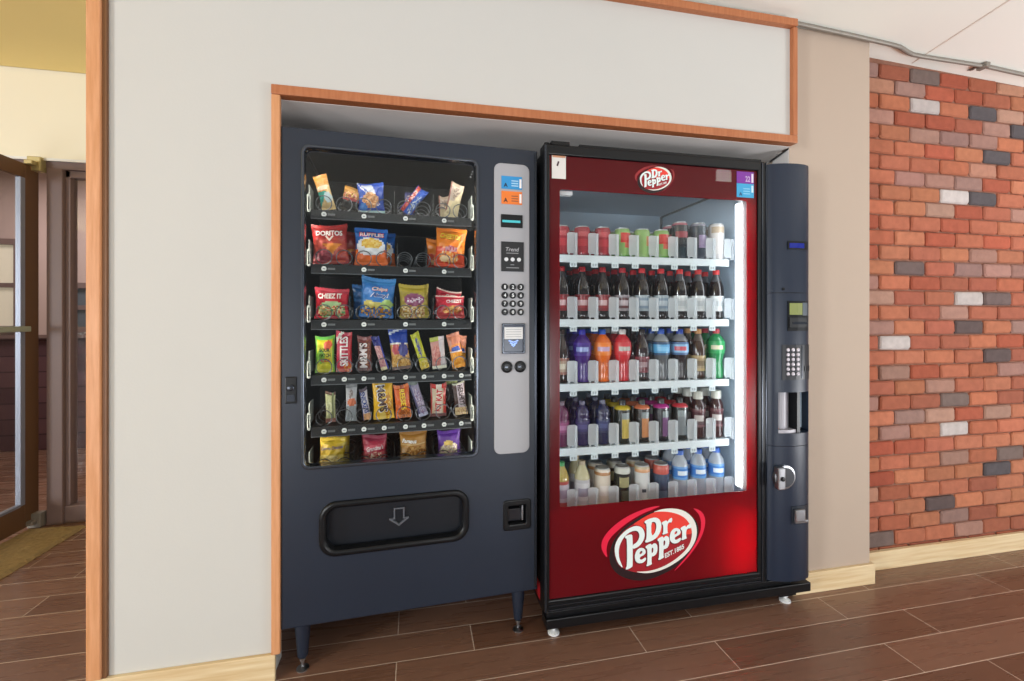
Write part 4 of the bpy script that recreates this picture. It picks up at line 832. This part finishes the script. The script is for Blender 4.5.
flat_text(s, 'A', .835, 1.680, .015, .0006, None, 0, hx('#16325a'), bold=.03)
for i in range(3): s.box(.848, .878, .0008, .0012, 1.680 + .010 * i, 1.684 + .010 * i, 0, hx('#8cc8e4'))
s.build('blue_sticker', M['decal'], sp)

# payment column, curved in plan
CP = [(.950, .045), (.950, -.010), (.958, -.018), (.972, -.025), (.985, -.030), (1.02, -.0395), (1.06, -.0440), (1.10, -.0405), (1.125, -.031), (1.143, -.016), (1.153, .000), (1.158, .020), (1.158, .045)]
def col_y(x):
    for (a, ya), (b, yb) in zip(CP[1:], CP[2:]):
        if a <= x <= b and b > a: return ya + (yb - ya) * (x - a) / (b - a)
    return .0
def sec(z0, z1, prof=CP): return MB().prism(prof, z0, z1, 0, None, True)
pc = MB()
pc.prism(CP, .118, .662, 0, None, True).prism(CP, .664, .714, 0, None, True).prism(CP, .880, 1.2805, 0, None, True).prism(CP, 1.2825, 1.803, 0, None, True)
REC = [(.950, .045), (.950, -.010), (.958, -.018), (.972, -.025), (.984, -.030), (.984, .030), (1.139, .030), (1.139, -.0195), (1.143, -.016), (1.153, .000), (1.158, .020), (1.158, .045)]
pc.prism(REC, .714, .880)
col_ = pc.build('payment_column', M['column'], drink)
for p in col_.data.polygons: pass
def patch(x0, x1, z0, z1, off, th, mb=None, n=10, col=None):
    mb = mb or MB(); vs = []; fs = []
    for i in range(n + 1):
        x = x0 + (x1 - x0) * i / n; y = col_y(x)
        vs += [(x, y - off, z0), (x, y - off, z1), (x, y - off + th, z0), (x, y - off + th, z1)]
    for i in range(n):
        a = 4 * i; b = a + 4
        fs += [(a, b, b + 1, a + 1), (a + 2, a + 3, b + 3, b + 2), (a + 1, b + 1, b + 3, a + 3), (a, a + 2, b + 2, b)]
    fs += [(0, 1, 3, 2), (4 * n, 4 * n + 2, 4 * n + 3, 4 * n + 1)]
    return mb.add(vs, fs, 0, col)
patch(1.018, 1.116, 1.456, 1.490, .004, .008).build('display_bezel', M['blacktrim'], col_)
patch(1.024, 1.092, 1.462, 1.4815, .0052, .004).build('display', M['lcdblue'], col_)
o = patch(1.0185, 1.119, 1.128, 1.248, .004, .008).build('bill_acceptor', M['blacktrim'], col_)
patch(1.024, 1.082, 1.193, 1.240, .0055, .004).build('bill_label', M['greenlit'], o)
patch(1.084, 1.113, 1.190, 1.242, .0052, .004).build('bezel', mat('grey_bezel', '#5a626a', 0.35), o)
patch(1.022, 1.112, 1.142, 1.182, .008, .006).build('bill_mouth', mat('satin_black', '#121316', 0.4), o)
patch(1.034, 1.106, 1.155, 1.164, .0092, .003).build('bill_slot', M['shine'], o)
k = patch(.997, 1.1385, .931, 1.072, .003, .006).build('keypad', mat('keypad_black', '#1b1c22', 0.35), col_)
for r_ in range(6):
    for q in range(3):
        x = 1.018 + .0212 * q; z = 1.0520 - .0194 * r_
        MB().lathe([(.0072, 0), (.0072, .003), (.005, .0045)], (x, col_y(x) - .003, z), 12, axis='y').build('key', mat('silver_key', '#c8c2ca', 0.3, metal=0.3), k)
patch(1.0945, 1.136, .964, .985, .0055, .004).build('card_slot', M['blacktrim'], k)
patch(1.080, 1.084, .936, 1.068, .0042, .003).build('ridge', M['shine'], k)
cup = MB()
for i in range(10):
    a0, a1 = .986 + .080 * i / 10, .986 + .080 * (i + 1) / 10
    y0, y1 = .006 - .020 * math.sin(math.pi * i / 10), .006 - .020 * math.sin(math.pi * (i + 1) / 10)
    cup.add([(a0, y0, .726), (a1, y1, .726), (a1, y1, .878), (a0, y0, .878), (a0, y0 + .003, .726), (a1, y1 + .003, .726), (a1, y1 + .003, .878), (a0, y0 + .003, .878)],
            [(0, 1, 2, 3), (5, 4, 7, 6), (3, 2, 6, 7)], 0, None, True)
cup.prism([(.984, .03), (1.070, .03), (1.070, -.030), (1.03, -.036), (.984, -.026)], .714, .727)
cup.build('change_cup', mat('cup_grey', '#a8a6ae', 0.35, spec=0.5), col_)
MB().box(1.068, 1.082, -.036, .030, .714, .880).build('cup_divider', M['blacktrim'], col_)
MB().box(1.084, 1.138, .014, .029, .722, .880).build('cup_window', mat('steel_blue_plastic', '#a8bccc', 0.35), col_)
lk = MB().lathe([(.048, 0), (.048, .014), (.040, .016)], (1.004, -.030, .541), 28, axis='y').build('lock_ring', M['satin'], col_)
MB().lathe([(.039, 0), (.039, .0165)], (1.006, -.030, .541), 28, axis='y').build('lock_dish', mat('dish_black', '#1c222c', 0.3), lk)
MB().box(.960, .994, -.060, -.030, .496, .586).build('lock_handle', M['satin'], lk, .006)
MB().lathe([(.009, 0), (.009, .004), (.006, .005)], (.977, -.060, .541), 16, axis='y').build('keyhole', M['blacktrim'], lk)
cr = patch(1.033, 1.119, .350, .421, .003, .006).build('coin_return', mat('dish_black', '#1c222c', 0.3), col_)
MB().box(1.040, 1.086, -.062, -.044, .362, .412).build('return_spoon', M['satin'], cr, .006)
MB().box(1.040, 1.105, -.058, -.044, .356, .368).build('return_lip', M['satin'], cr, .004)
patch(.965, 1.150, 1.2800, 1.2830, .0008, .004).build('seam', M['blacktrim'], col_)
MB().lathe([(.006, 0), (.006, .002)], (1.003, col_y(1.003), 1.297), 12, axis='y').build('button', M['blacktrim'], col_)
# base and feet
MB().box(.022, 1.072, .000, .50, .072, .104).box(.018, 1.157, -.014, .048, .048, .084).box(.030, .075, .01, .08, .034, .048).box(1.02, 1.10, .00, .045, .030, .048).build('base', M['blacktrim'], drink, .003)
for x, y in ((.060, .036), (1.062, .020), (.10, .70), (1.0, .70)):
    MB().lathe([(.022, .0), (.022, .006), (.012, .012), (.007, .014), (.007, .022), (.012, .023), (.012, .034), (.007, .035), (.007, .09)], (x, y, 0), 16).build('leveling_foot', M['white'], drink)

# shelves with lane gates and price tags
DZ = [1.424, 1.172, .920, .668, .416]
LX = [.1235 + .0873 * k for k in range(9)]
gate_me = tag_me = None
for si, z in enumerate(DZ):
    s = MB().box(.051, .848, .098, .70, z - .006, z)
    for k in range(45):
        x = .060 + .0175 * k
        s.box(x, x + .004, .10, .66, z - .001, z + .0012)
    sh = s.build('shelf', M['shelf'], drink)
    MB().box(.051, .850, .088, .098, z - .027, z + .003).build('shelf_front', M['shelf'], sh, .003)
    for k in range(10):
        x = .0697 + .0873 * k
        if gate_me is None:
            g = MB(); plate(g, [rrect(-.022, .016, .010, .092, .008, 4)], .097, .0998)
            plate(g, [rrect(.010, .0165, .0, .090, .003, 3)], .088, .0965)
            g.box(-.018, -.012, .096, .1, .0015, .012).box(.004, .010, .096, .1, .0015, .012)
            o = g.build('lane_gate', M['gate'], sh); gate_me = o.data
        else:
            o = bpy.data.objects.new('lane_gate', gate_me); COL.objects.link(o); o.parent = sh
        o.location = (x, -.0005, z)
        if k == 9: continue
        if tag_me is None:
            g = MB().box(-.014, .014, .0865, .0895, -.045, -.022, 0, hx('#cdd8dc'))
            g.box(-.009, -.002, .0862, .0865, -.040, -.030, 0, hx('#98a4a8')).box(.001, .008, .0862, .0865, -.040, -.030, 0, hx('#98a4a8'))
            o = g.build('price_tag', M['decal'], sh); tag_me = o.data
        else:
            o = bpy.data.objects.new('price_tag', tag_me); COL.objects.link(o); o.parent = sh
        o.location = (x, 0, z)

# ------------------------------------------------------------------ drinks
CACHE = {}
def part(key, name, make, m, parent):
    if key in CACHE:
        o = bpy.data.objects.new(name, CACHE[key]); COL.objects.link(o)
    else:
        o = make().build(name, m); CACHE[key] = o.data
    o.parent = parent; return o
def ring(prof, z0, z1, grow=.0004):
    """slice of a profile between two heights, grown a little (for sleeves and labels)"""
    def rad(h):
        for (r0, h0), (r1, h1) in zip(prof, prof[1:]):
            if h0 <= h <= h1 and h1 > h0: return r0 + (r1 - r0) * (h - h0) / (h1 - h0)
        return prof[-1][0]
    hs = sorted({z0, z1} | {h for r, h in prof if z0 < h < z1} | {z0 + (z1 - z0) * k / 6 for k in range(1, 6)})
    return [(rad(h) + grow, h) for h in hs]
COLA = [(.020, 0), (.028, .003), (.0305, .010), (.031, .022), (.0290, .040), (.0285, .060), (.0305, .085), (.0318, .108), (.0312, .128), (.0280, .145), (.0225, .162), (.0170, .177), (.0133, .189), (.0120, .196)]
BULB = [(.022, 0), (.029, .003), (.0305, .012), (.030, .035), (.0275, .060), (.0280, .085), (.0335, .103), (.0362, .120), (.0365, .148), (.0340, .163), (.0255, .178), (.0155, .188), (.0122, .196)]
STR = [(.022, 0), (.029, .003), (.031, .010), (.031, .095), (.0300, .105), (.0310, .115), (.0300, .130), (.0230, .150), (.0150, .168), (.0125, .178)]
SPORT = [(.022, 0), (.029, .003), (.0305, .012), (.0290, .050), (.0300, .080), (.0310, .098), (.0275, .112), (.0300, .122), (.0290, .138), (.0200, .152), (.0125, .160), (.0115, .166)]
WIDE = [(.022, 0), (.028, .003), (.030, .010), (.0295, .060), (.0285, .095), (.0300, .120), (.0290, .138), (.0260, .150), (.0190, .160), (.0180, .170)]
ALU = [(.024, 0), (.0310, .004), (.0328, .010), (.0328, .138)]
CAN12 = [(.024, 0), (.0310, .004), (.0328, .010), (.0328, .108), (.0300, .116), (.0270, .120)]
CAN16 = [(.024, 0), (.0310, .004), (.0328, .010), (.0328, .143), (.0300, .152), (.0270, .156)]
def bottle(prof, body, label, cap, caph=.016, capr=.0142, lz=(.035, .100), neck=None, m='liquid', key=None):
    key = (id(prof), body, label, cap, m, lz)
    def make(root):
        top = prof[-1][1]
        def bc(th, h): return hx(neck) if neck and h > top * .80 else hx(body)
        part(key + ('b',), 'bottle_body', lambda: MB().lathe(prof, (0, 0, 0), 22, 0, bc), M[m], root)
        if label:
            def lc(th, h):
                v = (h - lz[0]) / (lz[1] - lz[0]); a = math.degrees(th) % 360
                cs = label if isinstance(label, tuple) else (label,)
                if len(cs) > 2 and .32 < v < .70 and 220 < a < 300: return hx(cs[2])
                if len(cs) > 1 and (v < .14 or v > .86): return hx(cs[1])
                return hx(cs[0])
            part(key + ('l',), 'label', lambda: MB().lathe(ring(prof, *lz), (0, 0, 0), 22, 0, lc, 'z', False), M['print'], root)
        if cap:
            part(key + ('c',), 'cap', lambda: MB().lathe([(capr, top - .004), (capr, top + caph - .002), (capr - .0015, top + caph)], (0, 0, 0), 18, 0, hx(cap)), M['print'], root)
    return make
def can(prof, bands, key):
    def make(root):
        H = prof[-1][1]
        def cc(th, h):
            v = h / H; a = math.degrees(th) % 360; c = bands[0][2]
            for b in bands:
                if b[0] <= v <= b[1] and (len(b) < 4 or b[3] <= a <= b[4]): c = b[2]
            if h > prof[3][1] + (.6 * (H - prof[3][1])): c = '#b4b6b4'
            return hx(c)
        pr = ring(prof, 0, H, 0)
        pr = sorted({(r, h) for r, h in pr} | {(.0328, .010 + (prof[3][1] - .010) * k / 10) for k in range(1, 10)}, key=lambda p: p[1])
        part((key, 'b'), 'can_body', lambda: MB().lathe(pr, (0, 0, 0), 24, 0, cc), M['can'], root)
        part((key, 'l'), 'can_lid', lambda: MB().lathe([(.0272, H - .001), (.0275, H + .0015), (.0262, H + .0015), (.0250, H - .002), (.001, H - .002)], (0, 0, 0), 22).box(-.006, .006, -.004, .014, H - .002, H - .0008), M['satin'], root)
    return make
def energy(body, disc, key, mark):
    def make(root):
        def cc(th, h):
            a = math.degrees(th) % 360; v = h / .138
            if .45 < v < .95 and 235 < a < 300: return hx('#7c8688') if v > .75 else hx(mark)
            if .2 < v < .45 and 240 < a < 310: return hx(mark)
            return hx(body)
        pr = [(.024, 0), (.0310, .004)] + [(.0328, .010 + .0128 * k) for k in range(11)]
        part((key, 'b'), 'can_body', lambda: MB().lathe(pr, (0, 0, 0), 24, 0, cc), M['can'], root)
        part((key, 's'), 'shoulder', lambda: MB().lathe([(.0332, .1375), (.0332, .1415), (.0255, .150), (.0150, .153)], (0, 0, 0), 24, 0, hx(disc)), M['can'], root)
        part((key, 'c'), 'cap', lambda: MB().lathe([(.0135, .152), (.0135, .171), (.0115, .174)], (0, 0, 0), 18, 0, hx('#23262a')), M['print'], root)
    return make
RED = can(CAN12, [(0, 1, '#9c2430'), (.35, .6, '#b8343c', 200, 320), (.62, .8, '#c04a50', 230, 300), (0, .1, '#7a1c28')], 'redcan')
GRN = can(CAN12, [(0, 1, '#84a860'), (.5, .85, '#c83c34', 230, 340), (.3, .5, '#c8604c', 250, 320), (0, .08, '#5a9038')], 'greencan')
GRN2 = can(CAN12, [(0, 1, '#8eb068'), (.45, .72, '#c88a5c', 290, 350)], 'limecan')
BLK = can(CAN16, [(0, 1, '#22262c'), (.55, .78, '#8a2c38', 200, 330), (.9, 1, '#b06a74'), (.0, .3, '#1c2e36')], 'blackcan')
PUR = can(CAN16, [(0, 1, '#2c3440'), (.3, .7, '#8a7a98', 260, 350), (.78, .9, '#3a4450'), (.9, 1, '#8c8a98')], 'purplecan')
WHT = can(CAN16, [(0, 1, '#d4cfcc'), (.72, .9, '#b8a48c', 200, 300), (0, .2, '#c8c4c4')], 'whitecan')
BEI = can(CAN16, [(0, 1, '#cfc4b4'), (.82, .88, '#a8784c'), (.3, .6, '#d8d0c8', 220, 320)], 'beigecan')
ORN = can(CAN16, [(0, 1, '#24261f'), (.45, .75, '#9a946c', 230, 300), (.85, .95, '#c0c2b8'), (.15, .4, '#5a5c4c', 240, 300)], 'ornatecan')
SIL = can(CAN16, [(0, 1, '#d0d0ce'), (.82, .88, '#d09a70', 200, 330), (.30, .42, '#4a5058', 255, 285), (.9, 1, '#b8a888')], 'silvercan')
NAV = can(CAN16, [(0, 1, '#3c4a60'), (.78, 1, '#c0584c'), (.0, .3, '#5a6c80')], 'navycan')
K = '#1a0f0e'
C1 = bottle(COLA, K, ('#8c1f26', '#7a1a20', '#c8a4a4'), '#a01f28', neck='#2a2628')
C2 = bottle(COLA, K, ('#5a2a2c', '#8c8488', '#b8a8ac'), '#a82430', neck='#2a2628')
C3 = bottle(COLA, K, ('#7c8c9c', '#98a4ac', '#aeb8c0'), '#c83038', neck='#2c2a2c')
C4 = bottle(COLA, K, ('#c8cccc', '#d4d8d8', '#b0b4b8'), '#d03a3c', neck='#4a4c50')
shelf0 = [(RED, 'red soda can'), (RED, 'red soda can'), (RED, 'red soda can'), (GRN, 'green soda can, red emblem'), (GRN2, 'lime green soda can'), (GRN, 'green soda can, red emblem'), (BLK, 'tall black can, dark red middle'), (PUR, 'tall slate and violet can'), (WHT, 'tall white can, tan patch')]
shelf1 = [(C1, 'red capped cola bottle, red label')] * 3 + [(C2, 'red capped cola bottle, maroon label')] + [(C3, 'red capped cola bottle, bluish label')] * 2 + [(C4, 'red capped cola bottle, white label')] * 3
BROWN = bottle(COLA, '#3c2418', ('#a08a64', '#b8a070', '#7a6444'), '#c08a54', neck='#5c5048')
shelf2 = [(bottle(COLA, '#2c1c18', ('#a08874', '#8a5a4c', '#c8bca8'), '#3c2a24'), 'dark cola bottle, cream label'),
          (bottle(BULB, '#44207c', ('#3a2080', '#4a2890', '#8c9cd0'), '#3430a8', lz=(.108, .160)), 'purple soda bottle, blue cap'),
          (bottle(BULB, '#d8641c', ('#e07a28', '#e07a28', '#b090b0'), '#2458b8', lz=(.108, .160)), 'orange soda bottle, blue cap'),
          (bottle(BULB, '#c02c34', ('#c43a40', '#c43a40', '#a8a49c'), '#d4d0cc', lz=(.108, .160)), 'bright red soda bottle, white cap'),
          (bottle(COLA, '#2a1c1e', ('#6a2c34', '#7a3840', '#a88c90'), '#2c2426'), 'dark cola bottle, maroon label'),
          (bottle(BULB, '#5a5c60', ('#58a0d0', '#2c4a70', '#70b4dc'), '#2454b4', lz=(.105, .158), neck='#8a8e92'), 'blue capped bottle, sky blue label'),
          (bottle(BULB, '#2a2024', ('#88b4d8', '#4c6c98', '#c04050'), '#2848a8', lz=(.105, .158), neck='#7a7c82'), 'blue capped bottle, blue-red label'),
          (BROWN, 'root beer bottle, tan label'),
          (bottle(BULB, '#22804a', ('#2c9454', '#2c9454', '#d0c8a8'), '#b83440', lz=(.108, .160)), 'green soda bottle, red cap')]
PSP = bottle(SPORT, '#28204c', ('#3c3468', '#2c2450', '#5a5488'), '#6a6880', .012, .0120, (.05, .105))
NSP = bottle(SPORT, '#1c2246', ('#2a3260', '#20284c', '#4a5280'), '#6a6c80', .012, .0120, (.05, .105))
COF = bottle(WIDE, '#3a2224', ('#4c2a30', '#6a4448', '#b8b0ac'), '#c4c4ba', .030, .0205, (.05, .125))
shelf3 = [(bottle(SPORT, '#5a2044', ('#8c4470', '#6c2c52', '#b07898'), '#7a6c78', .012, .0120, (.05, .105)), 'plum pink sports drink bottle'),
          (PSP, 'purple sports drink bottle'), (NSP, 'indigo sports drink bottle'), (energy('#20241e', '#c0a82c', 'ey', '#b8a048'), 'black energy can, yellow shoulder'), (energy('#22201f', '#c8704c', 'eo', '#b87848'), 'black energy can, orange shoulder'),
          (energy('#201e26', '#a82c80', 'em', '#6a3c6c'), 'black energy can, magenta shoulder'), (energy('#1c2222', '#b82c38', 'er', '#6c7478'), 'black energy can, red shoulder'), (COF, 'coffee bottle, wide white cap'), (COF, 'coffee bottle, wide white cap')]
TEA = bottle(STR, '#c8c098', ('#d4d4d6', '#c4c4c8', '#9c98a8'), '#b8a88c', .012, .0142, (.02, .118))
WATP = [(.022, 0), (.030, .003), (.032, .010), (.0312, .05), (.0325, .09), (.0325, .145), (.028, .163), (.018, .178), (.0138, .184), (.013, .190)]
WAT = bottle(WATP, '#b8d0e4', ('#3f7cc4', '#6aa0d8', '#dce8f0'), '#2f62bc', .015, .0160, (.088, .142), None, 'water')
shelf4 = [(bottle(STR, '#b09850', ('#b8b0b8', '#b0504c', '#9c8c9c'), '#3a9c54', .012, .0142, (.02, .118)), 'amber tea bottle, green cap'), (TEA, 'cream tea bottle, white label'), (BEI, 'tall beige can, tan rim'), (ORN, 'tall black can, ornate print'), (SIL, 'tall silver can, orange rim'), (NAV, 'tall navy can, red top'),
          (WAT, 'water bottle, blue label'), (WAT, 'water bottle, blue label'), (WAT, 'water bottle, blue label')]
ORD = ['leftmost', 'second from left', 'third from left', 'fourth from left', 'middle one', 'fourth from right', 'third from right', 'second from right', 'rightmost']
SHN = ['top drink shelf', 'second drink shelf', 'middle drink shelf', 'fourth drink shelf', 'bottom drink shelf']
KIND = {'can': 'soda_can', 'bottle': 'drink_bottle'}
PROTO = {}
def place_drink(make, label, x, y, z, rz, tilt, group):
    kind = 'can' if ' can' in label else 'bottle'
    if id(make) in PROTO:
        src = PROTO[id(make)]; root = src.copy(); COL.objects.link(root)
        for ch in list(src.children):
            cch = ch.copy(); COL.objects.link(cch); cch.parent = root
    else:
        root = empty(KIND[kind], (0, 0, 0)); make(root); PROTO[id(make)] = root
    root.location = (DX + x, DY + y, z); root.rotation_euler = (R(tilt[0]), R(tilt[1]), rz)
    return tag(root, label, 'can' if kind == 'can' else 'bottle', group)
for si, (row, z) in enumerate(zip((shelf0, shelf1, shelf2, shelf3, shelf4), DZ)):
    for k, (mk, ds) in enumerate(row):
        place_drink(mk, '%s, %s on the %s' % (ds, ORD[k], SHN[si]), LX[k], .136, z + .0016, R(rnd.uniform(-14, 14)), (0, 0), 'drinks on the ' + SHN[si])
        place_drink(mk, '%s, behind the %s on the %s' % (ds, ORD[k], SHN[si]), LX[k], .2125, z + .0016, R(rnd.uniform(-20, 20)), (0, 0), 'drinks on the ' + SHN[si])
        if si in (1, 2, 3):
            place_drink(mk, '%s, two behind the %s, %s' % (ds, ORD[k], SHN[si]), LX[k], .289, z + .0016, R(rnd.uniform(-20, 20)), (0, 0), 'drinks on the ' + SHN[si])
